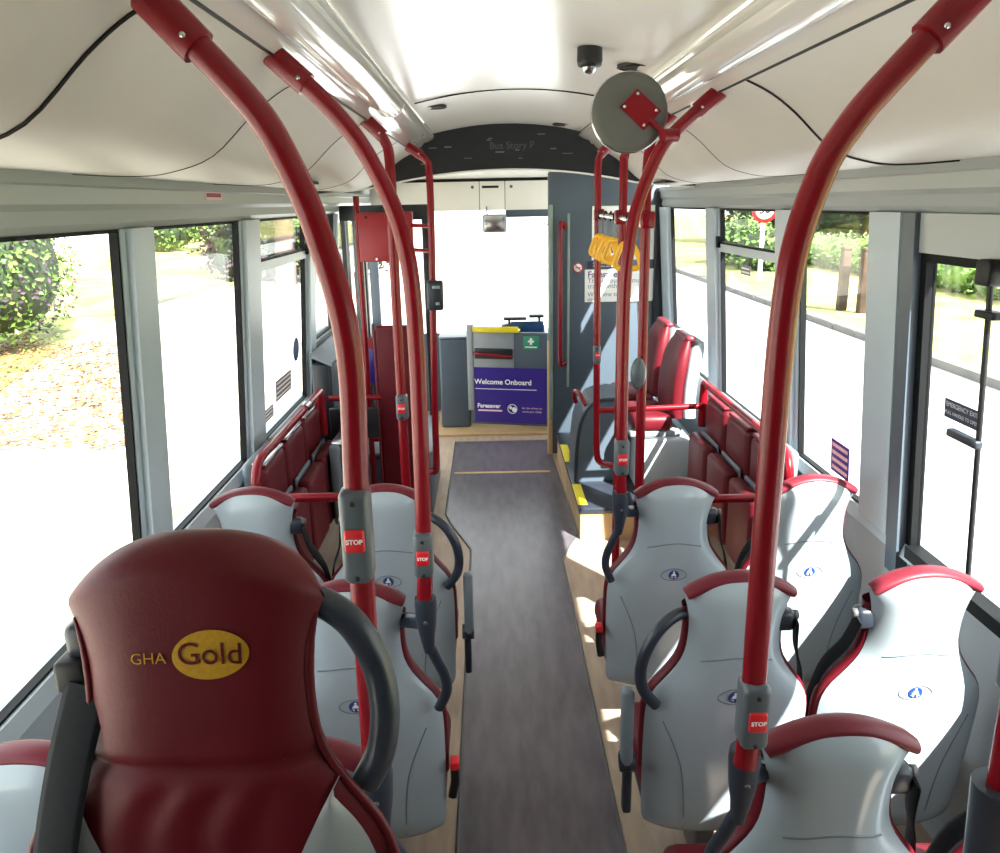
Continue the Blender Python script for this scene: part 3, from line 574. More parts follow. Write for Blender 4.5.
# ------------------------------------------------------------------ right front: podium, side seats, fairing
t = thing('podium', 'tan and dark step block with yellow edge right of the aisle', 'step', (0.80, 4.95, 0.0))
MB().hexa([(-0.42, -0.65, 0), (0.38, -0.65, 0), (0.38, 0.93, 0), (-0.42, 0.93, 0), (-0.42, -0.65, 0.165), (0.38, -0.65, 0.165), (0.38, 0.93, 0.165), (-0.42, 0.93, 0.165)]).build('riser', 'step_side', t)
MB().rbox(-0.43, 0.385, -0.66, 0.93, 0.165, 0.2, 0.008).build('tread', 'dark_plastic', t)
MB().rbox(-0.43, -0.375, -0.6, -0.25, 0.197, 0.203, 0.002).build('edge_marking', 'yellow', t)
MB().rbox(-0.43, -0.375, 0.2, 0.6, 0.197, 0.203, 0.002).build('edge_marking', 'yellow', t)
t = thing('wheel_arch_box', 'dark grey rounded wheel arch cover with red grab handle', 'cover', (0.60, 4.95, 0.2))
def fair(u, v):
    a = u * math.pi / 2; pts_ = [(0.0, 0.0), (0.0, 0.28), (0.03, 0.42), (0.09, 0.51), (0.17, 0.535), (0.30, 0.54)]
    return None
prof = [(-0.20, 0.0), (-0.195, 0.2), (-0.18, 0.34), (-0.15, 0.44), (-0.10, 0.50), (-0.04, 0.525), (0.10, 0.53), (0.10, 0.0)]
MB().prism(prof, lambda x, z: (x, -0.2, z), lambda x, z: (x, 0.22, z)).build('body', 'partition', t)
MB().tube([(x, -0.2, z) for x, z in prof[:7]], 0.012, n=8, smooth_path=3).build('edge_roll', 'dark_plastic', t)
MB().tube([(-0.17, 0.1, 0.44), (-0.19, 0.06, 0.52), (-0.165, -0.04, 0.535), (-0.13, -0.1, 0.47)], 0.014, n=10, smooth_path=4).build('grab_handle', 'pole_red', t)
for i, (yy, lb) in enumerate(((4.72, 'nearer of two raised maroon seats facing the aisle at right front'), (5.28, 'farther of two raised maroon seats facing the aisle at right front'))):
    t = thing('side_facing_seat', lb, 'seat', (0.945, yy, 0.2), math.pi / 2, 'raised side-facing seats')
    def sback(u, v, sc_=1.0):
        z = 0.46 + 0.45 * v; aa = 2 * math.pi * u; c, s_ = math.cos(aa), math.sin(aa); wd = (0.205 - 0.05 * max(0, (v - 0.6) / 0.4) ** 2)
        return (wd * math.copysign(abs(c) ** 0.5, c), -0.02 - 0.10 * (v - 0.2) ** 2 + 0.045 * math.copysign(abs(s_) ** 0.6, s_) * (1 - 0.55 * max(0, (v - 0.75) / 0.25) ** 2), z)
    MB().grid(sback, 28, 16, True).tube([(-0.13, -0.084, 0.905), (0.13, -0.084, 0.905)], 0.022, n=10).build('back_cushion', 'leather', t)
    def sshell(u, v):
        p = Vector(sback(u, v)); c0 = -0.02 - 0.10 * (v - 0.2) ** 2; return (p.x * 1.02, c0 - 0.075 + (p.y - c0) * 1.1, p.z - 0.012 * (v > 0.98))
    MB().grid(sshell, 28, 16, True).build('back_shell', 'shell', t)
    MB().rbox(-0.15, 0.15, -0.125, -0.07, 0.90, 0.935, 0.014).build('top_roll', 'trim_red', t)
    MB().rbox(-0.21, 0.21, 0.0, 0.235, 0.38, 0.48, 0.035, 3).build('seat_cushion', 'leather', t)
    MB().rbox(-0.20, 0.20, -0.05, 0.25, 0.35, 0.385, 0.008).build('seat_pan', 'grey_case', t)
    MB().rbox(-0.26, 0.26, -0.12, 0.20, 0.003, 0.35, 0.015).build('plinth', 'wall_grey', t)

# ------------------------------------------------------------------ cab partition and front
pt = thing('cab_partition', 'dark grey partition wall behind the driver cab', 'partition', (0.72, 5.92, 0.0))
MB().rbox(-0.405, 0.44, -0.02, 0.03, 0.02, 2.1, 0.008).build('panel', 'partition', pt)
MB().rbox(0.36, 0.44, -0.05, -0.02, 0.5, 1.98, 0.006).build('end_strip', 'arch', pt)
MB().rbox(-0.40, -0.372, -0.035, -0.02, 0.3, 1.88, 0.004).build('glazed_edge', 'glass_green', pt)
MB().rbox(-0.27, -0.25, -0.035, -0.02, 0.55, 1.82, 0.004).build('glazed_edge', 'glass_green', pt)
MB().tube([(-0.28, -0.03, 1.72), (-0.31, -0.06, 1.75), (-0.322, -0.075, 1.70), (-0.322, -0.075, 1.2), (-0.322, -0.075, 0.77), (-0.30, -0.05, 0.735), (-0.28, -0.02, 0.735)], 0.0155, n=10, smooth_path=4).build('grab_bar', 'pole_red', pt)
MB().rbox(-0.41, -0.375, -0.024, 0.034, 0.02, 0.9, 0.005).build('edge_guard', 'step_side', pt)
def on_part(cx, cz, o=0.0225): return lambda x, y: (cx + x, -o, cz + y)
po = thing('poster_frame', 'white framed dark poster on the cab partition behind yellow straps', 'poster', (0.853, 5.895, 1.425))
MB().rbox(-0.225, 0.225, -0.006, 0.004, 0.06, 0.44, 0.004).build('frame', 'white_print', po); MB().box(-0.19, 0.19, -0.008, -0.006, 0.11, 0.39).build('picture', 'poster_dark', po)
po = thing('printed_notice', 'white notice with purple heading on the cab partition', 'notice', (0.845, 5.895, 1.185))
MB().rbox(-0.265, 0.265, -0.005, 0.004, 0.0, 0.235, 0.003).build('sheet', 'white_print', po)
ln = lambda cz: (lambda x, y: (-0.245 + x, -0.0058, cz + y))
text('Faresaver', 0.062, 'print_purple', po, ln(0.198), 0.0012, 'LEFT'); text('Thank you for your', 0.05, 'print_grey', po, ln(0.153), 0.0, 'LEFT'); text('travel with us', 0.05, 'print_grey', po, ln(0.115), 0.0, 'LEFT'); text('Welcome to', 0.045, 'print_grey', po, ln(0.055), 0.0, 'LEFT'); text('our', 0.045, 'print_grey', po, ln(0.02), 0.0, 'LEFT')
po = thing('printed_notice', 'narrow dark blue notice strip with small white print above the white notice', 'notice', (0.80, 5.895, 1.428))
MB().rbox(-0.20, 0.10, -0.005, 0.004, 0.0, 0.05, 0.002).build('sheet', 'notice_dark', po)
for cz in (0.036, 0.015): text('Please have your ticket ready', 0.019, 'white_print', po, lambda x, y, cz=cz: (-0.05 + x, -0.0056, cz + y))
po = thing('no_smoking_sign', 'small round white and red no smoking sticker on the cab partition', 'sign', (0.53, 5.898, 1.40))
MB().lathe([(0.0, -0.003), (0.036, -0.003), (0.036, 0.002)], (0, 0, 0.035), 'y', 24).build('disc', 'white_print', po)
MB().lathe([(0.029, -0.0035), (0.029, -0.0045), (0.036, -0.0045), (0.036, -0.0035)], (0, 0, 0.035), 'y', 24).add([(-0.024, -0.0045, 0.055), (-0.02, -0.0045, 0.06), (0.024, -0.0045, 0.015), (0.02, -0.0045, 0.010)], [(0, 1, 2, 3)]).build('ring_and_bar', 'sign_red', po)
MB().box(-0.018, 0.018, -0.0042, -0.003, 0.031, 0.038).build('cigarette', 'black', po)
# strap rail with yellow hanging handles
t = thing('strap_rail', 'chrome rail carrying the yellow hanging straps between red poles', 'rail', (0.458, 3.0, 1.83))
MB().tube([(0, 0, -0.005), (0, 1.3, 0.0)], 0.012, n=12).build('tube', 'metal', t)
for yy in (0.0, 0.6, 1.3): MB().rbox(-0.022, 0.03, yy - 0.025, yy + 0.025, -0.03, 0.03, 0.008).build('clamp', 'pole_red', t)
for i, yy in enumerate((4.22, 4.03, 3.86, 3.72, 3.38)):
    t = thing('hanging_strap', ['leftmost yellow hanging strap handle on the chrome rail', 'second yellow hanging strap from the left on the rail', 'third yellow hanging strap from the left on the rail', 'fourth yellow hanging strap from the left on the rail', 'yellow hanging strap alone at the right end of the rail'][i], 'strap', (0.458, yy, 1.83), math.radians(50 + 9 * (i % 3)), 'yellow hanging straps')
    MB().tube([(0.016 * math.cos(a), 0, 0.016 * math.sin(a)) for a in [2 * math.pi * k / 14 for k in range(15)]], 0.009, n=8, flat=0.4, flat_axis=(0, 1, 0)).build('loop', 'belt', t)
    MB().rbox(-0.003, 0.003, -0.010, 0.010, -0.105, -0.012, 0.002).build('webbing', 'tip_grey', t)
    hp = [(0, -0.02, -0.105), (0, 0.02, -0.105), (0, 0.036, -0.13), (0, 0.056, -0.18), (0, 0.045, -0.20), (0, 0.0, -0.205), (0, -0.045, -0.20), (0, -0.056, -0.18), (0, -0.036, -0.13), (0, -0.02, -0.105)]
    MB().tube(hp, 0.012, n=8, smooth_path=3).build('grip', 'strap_yellow', t)
# driver's cab door with print
cd = thing('cab_door', 'purple Welcome Onboard cab door at the end of the aisle', 'door', (0.03, 6.62, 0.06), math.radians(-13))
MB().rbox(-0.335, 0.335, 0.0, 0.04, 0.0, 0.80, 0.012).build('panel', 'partition', cd)
MB().box(-0.30, 0.325, -0.004, 0.0, 0.02, 0.50).build('purple_sheet', 'purple', cd)
MB().rbox(-0.355, -0.30, -0.012, 0.045, 0.12, 0.86, 0.006).build('end_post', 'grey_case', cd)
MB().rbox(-0.30, 0.05, -0.006, 0.0, 0.50, 0.80, 0.002).build('brushed_plate', 'grey_case', cd)
MB().rbox(-0.29, 0.04, -0.02, 0.0, 0.575, 0.665, 0.03, 3).build('pocket', 'arch', cd)
MB().tube([(-0.28, -0.02, 0.62), (-0.26, -0.05, 0.625), (0.0, -0.05, 0.605), (0.03, -0.02, 0.60)], 0.014, n=10, smooth_path=4).build('grab_bar', 'pole_red', cd)
MB().rbox(0.13, 0.26, -0.004, 0.0, 0.66, 0.77, 0.002).build('green_sticker', 'green_print', cd)
MB().box(0.185, 0.205, -0.0055, -0.004, 0.70, 0.755).box(0.17, 0.22, -0.0055, -0.004, 0.72, 0.735).box(0.145, 0.245, -0.0055, -0.004, 0.675, 0.685).build('sticker_cross', 'white_print', cd)
pr = lambda cx, cz: (lambda x, y: (cx + x, -0.0052, cz + y))
text('Welcome Onboard', 0.062, 'white_print', cd, pr(-0.05, 0.375), 0.0012)
MB().box(-0.29, 0.24, -0.0055, -0.004, 0.312, 0.317).build('print_line', 'white_print', cd)
text('Faresaver', 0.052, 'white_print', cd, pr(-0.175, 0.165), 0.0016); MB().box(-0.27, -0.06, -0.0055, -0.004, 0.118, 0.132).build('print_line', 'pink_print', cd)
MB().add([(0.03 + x, -0.0055, 0.145 + z) for x, z in ring_pts(0.042, 0.042)] + [(0.03 + x, -0.0055, 0.145 + z) for x, z in ring_pts(0.036, 0.036)], [(i, (i + 1) % 32, 32 + (i + 1) % 32, 32 + i) for i in range(32)]).add([(0.045 + x, -0.0055, 0.14 + z) for x, z in ring_pts(0.02, 0.022, 12)], [tuple(range(12))]).add([(0.015 + x, -0.0055, 0.155 + z) for x, z in ring_pts(0.012, 0.014, 12)], [tuple(range(12))]).build('round_logo', 'white_print', cd)
text('for the driver to', 0.026, 'pink_print', cd, pr(0.20, 0.155)); text('serve you safely', 0.026, 'pink_print', cd, pr(0.20, 0.125))
t = thing('change_tray', 'yellow tray on top of the purple cab door', 'tray', (-0.07, 6.66, 0.862), math.radians(-13))
MB().rbox(-0.19, 0.2, -0.05, 0.06, 0.0, 0.02, 0.01).rbox(-0.19, 0.2, -0.055, -0.04, 0.0, 0.05, 0.006).build('tray', 'yellow', t); MB().rbox(-0.18, 0.18, -0.02, 0.05, 0.02, 0.024, 0.002).build('tray_liner', 'grey_case', t)
t = thing('ticket_machine', 'dark blue ticket machine on the driver counter', 'machine', (0.20, 6.90, 0.80))
MB().rbox(-0.22, 0.15, -0.08, 0.10, 0, 0.09, 0.012).build('base', 'dark_plastic', t); MB().rbox(-0.14, 0.14, -0.085, -0.06, 0.015, 0.12, 0.006).build('screen', 'screen_blue', t); MB().rbox(-0.20, 0.0, -0.02, 0.10, 0.12, 0.145, 0.01).build('printer_lid', 'arch', t); MB().rbox(-0.16, -0.14, 0.0, 0.05, 0.08, 0.13, 0.004).rbox(0.1, 0.12, 0.0, 0.05, 0.08, 0.16, 0.004).build('arms', 'arch', t); MB().rbox(0.02, 0.15, -0.03, 0.08, 0.14, 0.165, 0.01).build('card_reader', 'arch', t)
t = thing('driver_counter', 'grey driver counter behind the purple cab door', 'counter', (0.25, 6.9, 0.0))
MB().rbox(-0.15, 0.85, -0.12, 0.3, 0.0, 0.77, 0.02).build('body', 'partition', t); MB().rbox(-0.16, 0.86, -0.13, 0.3, 0.77, 0.80, 0.01).build('top', 'grey_case', t)
t = thing('dash_cabinet', 'dark grey rounded cabinet left of the purple cab door', 'cabinet', (-0.44, 6.8, 0.0))
MB().rbox(-0.115, 0.14, -0.08, 0.25, 0.02, 0.80, 0.02, 3).build('body', 'partition', t); MB().rbox(-0.118, 0.142, -0.085, 0.26, 0.80, 0.815, 0.006).build('top', 'tip_grey', t)
MB().box(-0.60, 0.9, 6.5, 7.4, 0.001, 0.02).build('cab_floor_edge', 'step_side', floor_o)
t = thing('interior_mirror', 'small rectangular driver mirror hanging below the front header', 'mirror', (-0.06, 6.85, 1.66))
MB().rbox(-0.10, 0.10, -0.02, 0.02, 0.0, 0.15, 0.02, 3).build('housing', 'grey_case', t); MB().rbox(-0.085, 0.085, -0.024, -0.018, 0.012, 0.138, 0.012, 2).build('mirror_glass', 'metal', t); MB().tube([(-0.06, 0.0, 0.14), (-0.065, 0.155, 0.21)], 0.006, n=8).build('stem', 'dark_metal', t)
# entrance frame posts
t = thing('door_post', 'dark upright post beside the entrance with a top beam', 'post', (-0.565, 5.6, 0.0))
MB().rbox(0.0, 0.045, -0.03, 0.03, 0.0, 1.88, 0.008).build('upright', 'arch', t); MB().rbox(-0.55, 0.045, -0.035, 0.03, 1.80, 1.90, 0.008).build('beam', 'arch', t); MB().rbox(-0.47, -0.41, -0.02, 0.02, 0.85, 1.80, 0.006).build('inner_post', 'tip_grey', t)

# ------------------------------------------------------------------ ceiling fittings
mr = thing('convex_mirror', 'round convex mirror seen from its grey back on a red bracket', 'mirror', (0.293, 2.43, 2.142))
MB().lathe([(0.0, -0.006), (0.09, -0.004), (0.106, 0.0), (0.109, 0.006), (0.106, 0.012)], (0, 0, 0), 'y', 40).build('back_plate', 'mirror_back', mr)
MB().lathe([(0.106, 0.010), (0.111, 0.012), (0.112, 0.018), (0.107, 0.022)], (0, 0, 0), 'y', 40).build('rim', 'metal', mr)
MB().lathe([(0.107, 0.016), (0.08, 0.03), (0.04, 0.038), (0.0, 0.04)], (0, 0, 0), 'y', 32).build('mirror_face', 'metal', mr)
d = MB(); c = Vector((0.027, 0, 0.005)); k = 0.042
q = [(-0.058, 0.008), (-0.01, 0.055), (0.06, -0.005), (0.012, -0.056)]
d.prism([(c.x + a_, c.z + b_) for a_, b_ in q], lambda x, z: (x, -0.014, z), lambda x, z: (x, -0.005, z)).build('bracket_plate', 'pole_red', mr)
for a_, b_ in ((-0.045, 0.008), (-0.008, 0.042), (0.045, -0.004), (0.012, -0.042)): MB().lathe([(0, -0.003), (0.005, -0.002), (0.005, 0.002)], (c.x + a_, -0.015, c.z + b_), 'y', 8).build('bolt', 'metal', mr)
MB().tube([(0.055, -0.016, -0.025), (0.085, -0.02, -0.05), (0.105, -0.025, -0.065)], 0.009, n=8).build('arm', 'pole_red', mr)
MB().tube([(0.085, -0.045, -0.068), (0.13, -0.03, -0.066)], 0.019, n=14).build('pivot', 'pole_red', mr)
t = thing('dome_camera', 'small black dome camera on the ceiling', 'camera', (0.185, 2.5, 2.325))
MB().lathe([(0.036, 0.0), (0.037, -0.035), (0.034, -0.05), (0.024, -0.054)], n=24).build('housing', 'black', t); MB().lathe([(0.024, -0.05), (0.02, -0.062), (0.011, -0.07), (0.0, -0.073)], n=20).build('dome', 'metal', t)
for (x, y, lb) in ((0.35, 2.70, 'dark oval ceiling speaker beside the dome camera'), (-0.34, 3.7, 'dark oval ceiling speaker on the left near the arch'), (0.305, 4.68, 'dark oval ceiling speaker on the right near the arch')):
    z = 2.335 - 0.048 * (x / 0.42) ** 2
    t = thing('ceiling_speaker', lb, 'speaker', (x, y, z), group='ceiling speakers')
    MB().lathe([(0.055, 0.006), (0.056, -0.004), (0.048, -0.006)], n=28).build('rim', 'black', t); MB().lathe([(0.049, -0.003), (0.0, -0.002)], n=28).build('grille', 'dark_seam', t)
# ------------------------------------------------------------------ emergency door (right) with handle and labels
ed = struct('door_2', (1.17, 2.0, 0.0), 'emergency exit door with black handle rod in the right wall')
def eh(y0, y1, z0, z1, d0, d1): return [(wx(z) - d - 1.17, y - 2.0, z) for (y, z, d) in ((y0, z0, d0), (y0, z0, d1), (y1, z0, d1), (y1, z0, d0), (y0, z1, d0), (y0, z1, d1), (y1, z1, d1), (y1, z1, d0))]
MB().hexa(eh(2.33, 2.40, ZS - 0.1, ZW, -0.03, 0.035)).hexa(eh(1.68, 1.75, ZS - 0.1, ZW, -0.03, 0.035)).build('door_frame', 'partition', ed)
MB().hexa(eh(1.75, 2.33, 1.74, ZW, -0.03, 0.02)).build('header_panel', 'header_grey', ed)
MB().hexa(eh(2.30, 2.33, ZS, 1.74, -0.02, 0.012)).hexa(eh(1.75, 1.78, ZS, 1.74, -0.02, 0.012)).hexa(eh(1.78, 2.30, 1.715, 1.74, -0.02, 0.012)).hexa(eh(1.78, 2.30, ZS - 0.02, ZS + 0.02, -0.02, 0.03)).build('gasket', 'rubber', ed)
MB().hexa(eh(1.78, 2.30, ZS + 0.02, 1.715, -0.014, -0.008)).build('pane', 'glass', ed)
hp = lambda z, y: (wx(z) - 0.03 - 1.17, y - 2.0, z)
MB().tube([hp(1.72, 1.965), hp(0.86, 1.965)], 0.0075, n=10).build('handle_rod', 'black', ed)
MB().rbox(wx(1.7) - 1.17 - 0.055, wx(1.7) - 1.17 - 0.005, -0.06, 0.0, 1.68, 1.745, 0.01).build('rod_head', 'black', ed)
MB().rbox(wx(1.6) - 1.17 - 0.045, wx(1.6) - 1.17 - 0.005, -0.075, 0.005, 1.60, 1.62, 0.005).build('rod_guide', 'black', ed)
MB().rbox(wx(1.3) - 1.17 - 0.045, wx(1.3) - 1.17 - 0.02, -0.045, 0.09, 1.262, 1.285, 0.006).build('handle_lever', 'dark_plastic', ed)
lb_ = MB().hexa(eh(2.02, 2.19, 1.29, 1.345, -0.006, -0.004)).build('label_plate', 'notice_dark', ed)
on_l = lambda cz: (lambda x, y: (wx(cz + y) + 0.0035 - 1.17, 2.105 - 2.0 - x, cz + y))
text('EMERGENCY EXIT', 0.019, 'white_print', lb_, on_l(1.33)); text('PULL HANDLE TO OPEN', 0.0145, 'white_print', lb_, on_l(1.307))
# window stickers
def wsticker(label, sgn, y0, y1, z0, z1, m, lines=0, lm='white_print', round_=False):
    x = lambda z: sgn * (wx(z) + 0.0105)
    t = thing('window_sticker', label, 'sticker', (x(z0), (y0 + y1) / 2, z0), group='window stickers'); o = Vector(t.location)
    P = lambda y, z, d=0.0: tuple(Vector((x(z) - sgn * d, y, z)) - o)
    if round_: pts_ = [((y0 + y1) / 2 + (y1 - y0) / 2 * a_, (z0 + z1) / 2 + (z1 - z0) / 2 * b_) for a_, b_ in ring_pts(1, 1, 24)]
    else: pts_ = [(y0, z0), (y1, z0), (y1, z1), (y0, z1)]
    MB().prism(pts_, lambda y, z: P(y, z), lambda y, z: P(y, z, 0.0015)).build('sheet', m, t)
    for k in range(lines):
        zz = z0 + (z1 - z0) * (k + 0.7) / (lines + 0.4); h = (z1 - z0) / (lines + 0.4) * 0.25
        MB().add([P(y0 + 0.012, zz - h, 0.0022), P(y1 - 0.012, zz - h, 0.0022), P(y1 - 0.012, zz + h, 0.0022), P(y0 + 0.012, zz + h, 0.0022)], [(0, 1, 2, 3)]).build('print_line', lm, t)
    return t
wsticker('small grey notice sticker low on the left hopper window', -1, 3.70, 3.86, 0.905, 0.965, 'dark_metal', 3)
wsticker('larger grey notice sticker low on the left hopper window', -1, 3.92, 4.24, 0.955, 1.06, 'dark_metal', 4)
wsticker('round blue sticker on the left hopper window', -1, 4.30, 4.44, 1.08, 1.21, 'badge_blue', 0, round_=True)
s_ = wsticker('purple and pink sticker on the right window above the seat', 1, 2.80, 2.96, 0.87, 1.0, 'purple', 4, 'pink_print')
wsticker('small grey sticker on the right hopper window', 1, 3.95, 4.10, 1.53, 1.575, 'dark_metal', 2)
t = thing('header_notice', 'small pink printed notice on the left header rail', 'sticker', (-1.106, 3.02, 1.93)); MB().box(-0.002, 0.002, -0.09, 0.09, 0, 0.03).build('sheet', 'pink_print', t); MB().box(0.002, 0.0025, -0.08, 0.08, 0.008, 0.022).build('print_line', 'box_red', t)

# ------------------------------------------------------------------ outside
GZ = -0.5
tag(MB().box(-60, -1.6, -30, 120, GZ - 0.1, GZ).build('ground_left', 'ground'), 'pale dusty ground left of the bus', kind='structure')
tag(MB().box(-1.6, 6.3, -30, 120, GZ - 0.1, GZ).build('road', 'road'), 'pale road under and right of the bus', kind='structure')
tag(MB().box(6.55, 60, -30, 120, GZ - 0.1, GZ + 0.1).build('ground_right', 'lawn'), 'yellow green verge beyond the road', kind='structure')
kb = tag(MB().box(6.3, 6.55, -30, 13.0, GZ - 0.1, GZ + 0.12).build('kerb', 'kerb'), 'grey kerb stones along the far side of the road', 'kerb')
for k in range(7): MB().rbox(6.3, 6.55, 13.02 + k * 0.92, 13.92 + k * 0.92, GZ - 0.1, GZ + 0.12, 0.02).build('kerb_stone', 'kerb', kb)
MB().box(6.3, 6.55, 19.5, 120, GZ - 0.1, GZ + 0.12).build('far_kerb', 'kerb', kb)
lw = MB(); nx, ny = 24, 40
lw.grid(lambda u, v: (-22 + 15.2 * u - 2.0 * math.sin(v * 9) * (u > 0.9), 10.5 + 60 * v, GZ + 0.012 + 1.0 * max(0, v - 0.12) ** 1.2 * min(1, 4 * (1 - u)) + 0.01 * math.sin(u * 40) * math.sin(v * 60)), nx, ny)
tag(lw.build('lawn', 'lawn'), 'sunlit yellow green grass bank left of the bus', kind='structure')
def blob_leaves(rng, centers, count, size):
    vs, fs = [], []
    for _ in range(count):
        cx, cy, cz, rx, ry, rz = rng.choice(centers)
        u = Vector((rng.gauss(0, 1), rng.gauss(0, 1), rng.gauss(0, 1))).normalized(); r = rng.uniform(0.7, 1.06)
        p = Vector((cx + u.x * rx * r, cy + u.y * ry * r, cz + u.z * rz * r))
        if p.z < GZ: p.z = GZ + 0.02
        a = Vector((rng.gauss(0, 1), rng.gauss(0, 1), rng.gauss(0, 0.6))).normalized(); b = a.cross(u + Vector((0, 0, 0.3))).normalized(); s = size * rng.uniform(0.6, 1.3)
        o = len(vs); vs += [p - a * s, p - b * s * 0.55 + u * s * 0.1, p + a * s, p + b * s * 0.55 + u * s * 0.1]; fs.append((o, o + 1, o + 2, o + 3))
    return vs, fs
def core(m, centers, k=0.8):
    for cx, cy, cz, rx, ry, rz in centers:
        m.grid(lambda u, v: (cx + k * rx * math.cos(2 * math.pi * u) * math.sin(math.pi * v), cy + k * ry * math.sin(2 * math.pi * u) * math.sin(math.pi * v), max(GZ, cz + k * rz * math.cos(math.pi * v))), 12, 8, True)
    return m
def bush(name, label, cat, centers, count, size, m, cm, group=None, trunk=None, m2=None):
    c0 = centers[0]; base = Vector((c0[0], c0[1], GZ)); t = thing(name, label, cat, tuple(base), group=group); rng = random.Random(hash(label) % 1000 if False else len(label) * 7 + count)
    C = [(a - base.x, b - base.y, c - base.z, d, e, f) for a, b, c, d, e, f in centers]
    global GZ_; 
    vs, fs = [], []
    for (mm, frac) in ((m, 0.7 if m2 else 1.0), (m2, 0.3)):
        if not mm: continue
        v_, f_ = blob_leaves(rng, [(a, b, c, d, e, f) for a, b, c, d, e, f in C], int(count * frac), size)
        v_ = [Vector((p.x, p.y, max(p.z, 0.02))) for p in v_]
        o = MB().add(v_, f_).build('foliage', mm, t, fix=False); o['kind'] = 'stuff'
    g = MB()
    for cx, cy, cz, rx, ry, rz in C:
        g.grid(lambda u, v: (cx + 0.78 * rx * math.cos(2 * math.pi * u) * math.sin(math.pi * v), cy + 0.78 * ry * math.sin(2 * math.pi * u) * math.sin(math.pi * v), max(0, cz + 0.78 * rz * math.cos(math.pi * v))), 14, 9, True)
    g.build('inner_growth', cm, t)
    if trunk:
        for (x, y, r, h, lx) in trunk: MB().tube([(x, y, -0.1), (x + lx * 0.3, y, h * 0.4), (x + lx, y + 0.1, h)], [r * 1.2, r * 0.7], n=10, smooth_path=4).build('trunk', 'bark', t)
    return t
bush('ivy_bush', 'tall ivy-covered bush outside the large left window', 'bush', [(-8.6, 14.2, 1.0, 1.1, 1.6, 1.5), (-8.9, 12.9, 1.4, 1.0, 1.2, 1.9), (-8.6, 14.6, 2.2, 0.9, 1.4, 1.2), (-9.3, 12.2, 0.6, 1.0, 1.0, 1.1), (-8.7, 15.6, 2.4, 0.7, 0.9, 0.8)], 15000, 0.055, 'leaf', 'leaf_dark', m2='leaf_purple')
rng = random.Random(5); vs_, fs_ = [], []
for _ in range(2400):
    y = rng.uniform(8.0, 15.0); x = -0.44 * y - 0.4 - abs(rng.gauss(0, 1.8)); s = rng.uniform(0.03, 0.07); a = rng.uniform(0, 6.28); o = len(vs_)
    for k in range(4): vs_.append((x + s * math.cos(a + k * 1.57) * (1 if k % 2 else 0.6), y + s * math.sin(a + k * 1.57) * (1 if k % 2 else 0.6), GZ + 0.03 + rng.uniform(0, 0.04)))
    fs_.append((o, o + 1, o + 2, o + 3))
tag(MB().add(vs_, fs_).build('leaf_litter', 'dry_leaf', fix=False), 'dry brown fallen leaves below the ivy bush', 'leaves', kind='stuff')
for i, (x, y, s, lb) in enumerate(((-16.5, 41.5, 1.5, 'left shrub on the far bank outside the second left window'), (-12.2, 38.5, 1.2, 'middle shrub on the far bank outside the second left window'), (-8.6, 35.0, 1.2, 'right shrub on the far bank outside the second left window'))):
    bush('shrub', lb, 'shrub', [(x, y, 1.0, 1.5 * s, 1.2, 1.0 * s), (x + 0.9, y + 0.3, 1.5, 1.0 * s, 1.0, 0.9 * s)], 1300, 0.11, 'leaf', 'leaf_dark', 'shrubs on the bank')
bush('tree', 'dark trunked tree seen through the left hopper window', 'tree', [(-6.6, 26.0, 4.6, 2.6, 2.4, 1.8), (-5.4, 26.5, 5.2, 2.0, 2.0, 1.6), (-8.4, 26.8, 4.4, 2.0, 2.0, 1.3)], 2600, 0.16, 'leaf_dark', 'leaf_dark', trunk=[(0.0, 0, 0.30, 4.6, 0.3), (0.75, 0.2, 0.22, 4.8, 0.5)])
bush('shrub', 'low purple brown shrub at the foot of the left tree', 'shrub', [(-8.0, 27.5, 0.5, 2.0, 1.0, 1.3), (-5.0, 28.0, 0.5, 2.0, 1.0, 1.1)], 1800, 0.10, 'leaf_purple', 'leaf_dark', 'shrubs on the bank')
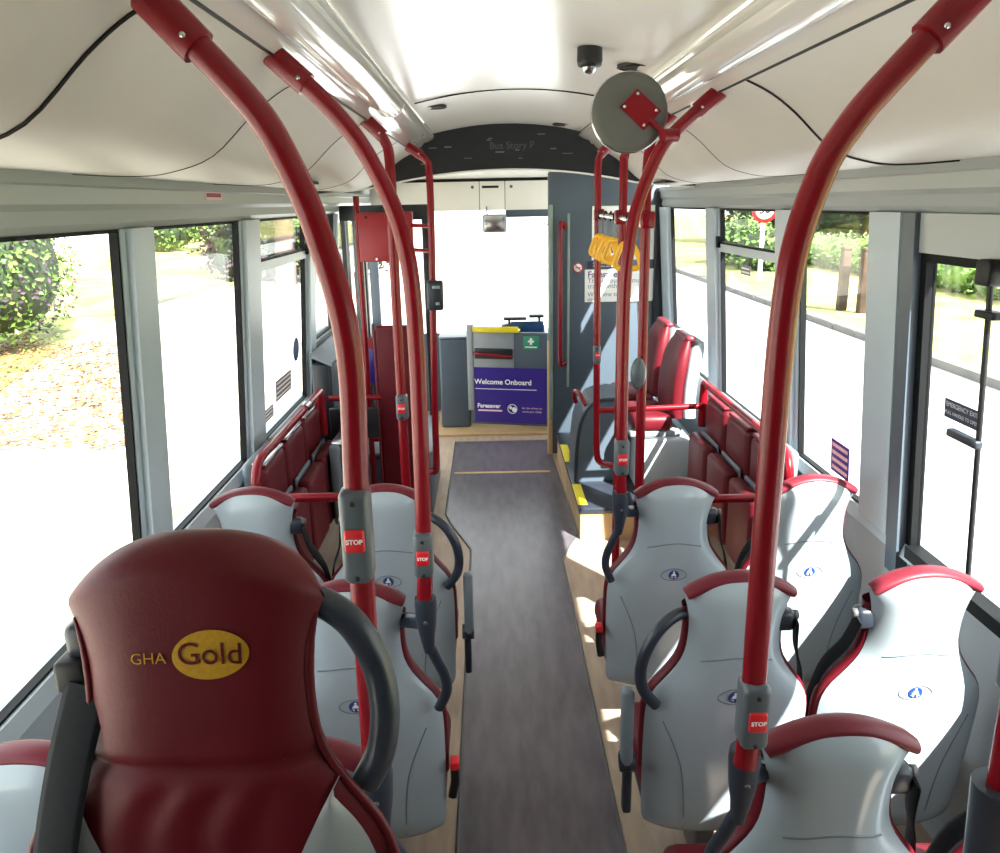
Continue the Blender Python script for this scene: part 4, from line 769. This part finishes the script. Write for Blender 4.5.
# right side
hc = [(11.6, 12.0 + 1.5 * k, 0.05, 0.9, 1.1, 0.72) for k in range(16)]
bush('hedge', 'clipped yellow green hedge beyond the road on the right', 'hedge', hc, 8000, 0.08, 'leaf', 'leaf')
for i, (x, y, s, lb) in enumerate(((15.5, 17.5, 1.0, 'nearest dark tree behind the right hedge'), (15.8, 23.5, 1.1, 'second dark tree behind the right hedge'), (16.0, 30.0, 1.2, 'third dark tree behind the right hedge'), (15.2, 36.8, 1.25, 'dark tree seen through the right hopper window'), (14.5, 43.5, 1.3, 'farthest dark tree on the right, through the front right window'))):
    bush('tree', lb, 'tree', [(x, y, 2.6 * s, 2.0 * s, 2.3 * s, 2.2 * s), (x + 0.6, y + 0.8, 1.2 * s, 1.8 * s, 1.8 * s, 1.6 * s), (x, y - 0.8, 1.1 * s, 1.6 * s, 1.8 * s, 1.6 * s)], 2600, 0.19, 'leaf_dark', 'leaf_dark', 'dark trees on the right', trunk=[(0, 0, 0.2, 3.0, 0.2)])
bush('shrub', 'green shrub beside the road sign on the right', 'shrub', [(9.1, 27.0, 0.2, 1.1, 1.6, 0.9), (9.1, 29.5, 0.4, 1.2, 1.6, 1.0)], 1500, 0.10, 'leaf', 'leaf_dark')
for (x, y, lb) in ((7.25, 16.7, 'left wooden post on the right verge'), (7.45, 16.2, 'right wooden post on the right verge')):
    t = thing('wooden_post', lb, 'post', (x, y, GZ + 0.1), group='wooden verge posts')
    MB().rbox(-0.09, 0.09, -0.09, 0.09, 0, 1.25, 0.02).build('shaft', 'post_wood', t); MB().rbox(-0.1, 0.1, -0.1, 0.1, 1.22, 1.30, 0.03).build('cap', 'post_wood', t)
t = thing('road_sign', 'round red and white road sign on a pale pole at right', 'sign', (7.6, 23.0, GZ + 0.1))
MB().tube([(0, 0, 0), (0, 0, 2.4)], 0.06, n=12).build('pole', 'sign_white', t)
MB().lathe([(0.0, -0.08), (0.36, -0.08), (0.36, -0.06)], (0, 0, 1.98), 'y', 32).build('disc', 'sign_red', t); MB().lathe([(0.0, -0.085), (0.26, -0.085), (0.26, -0.08)], (0, 0, 1.98), 'y', 32).build('disc_centre', 'sign_white', t)
text('30', 0.34, 'black', t, lambda x, y: (x, -0.088, 1.98 + y), 0.01)
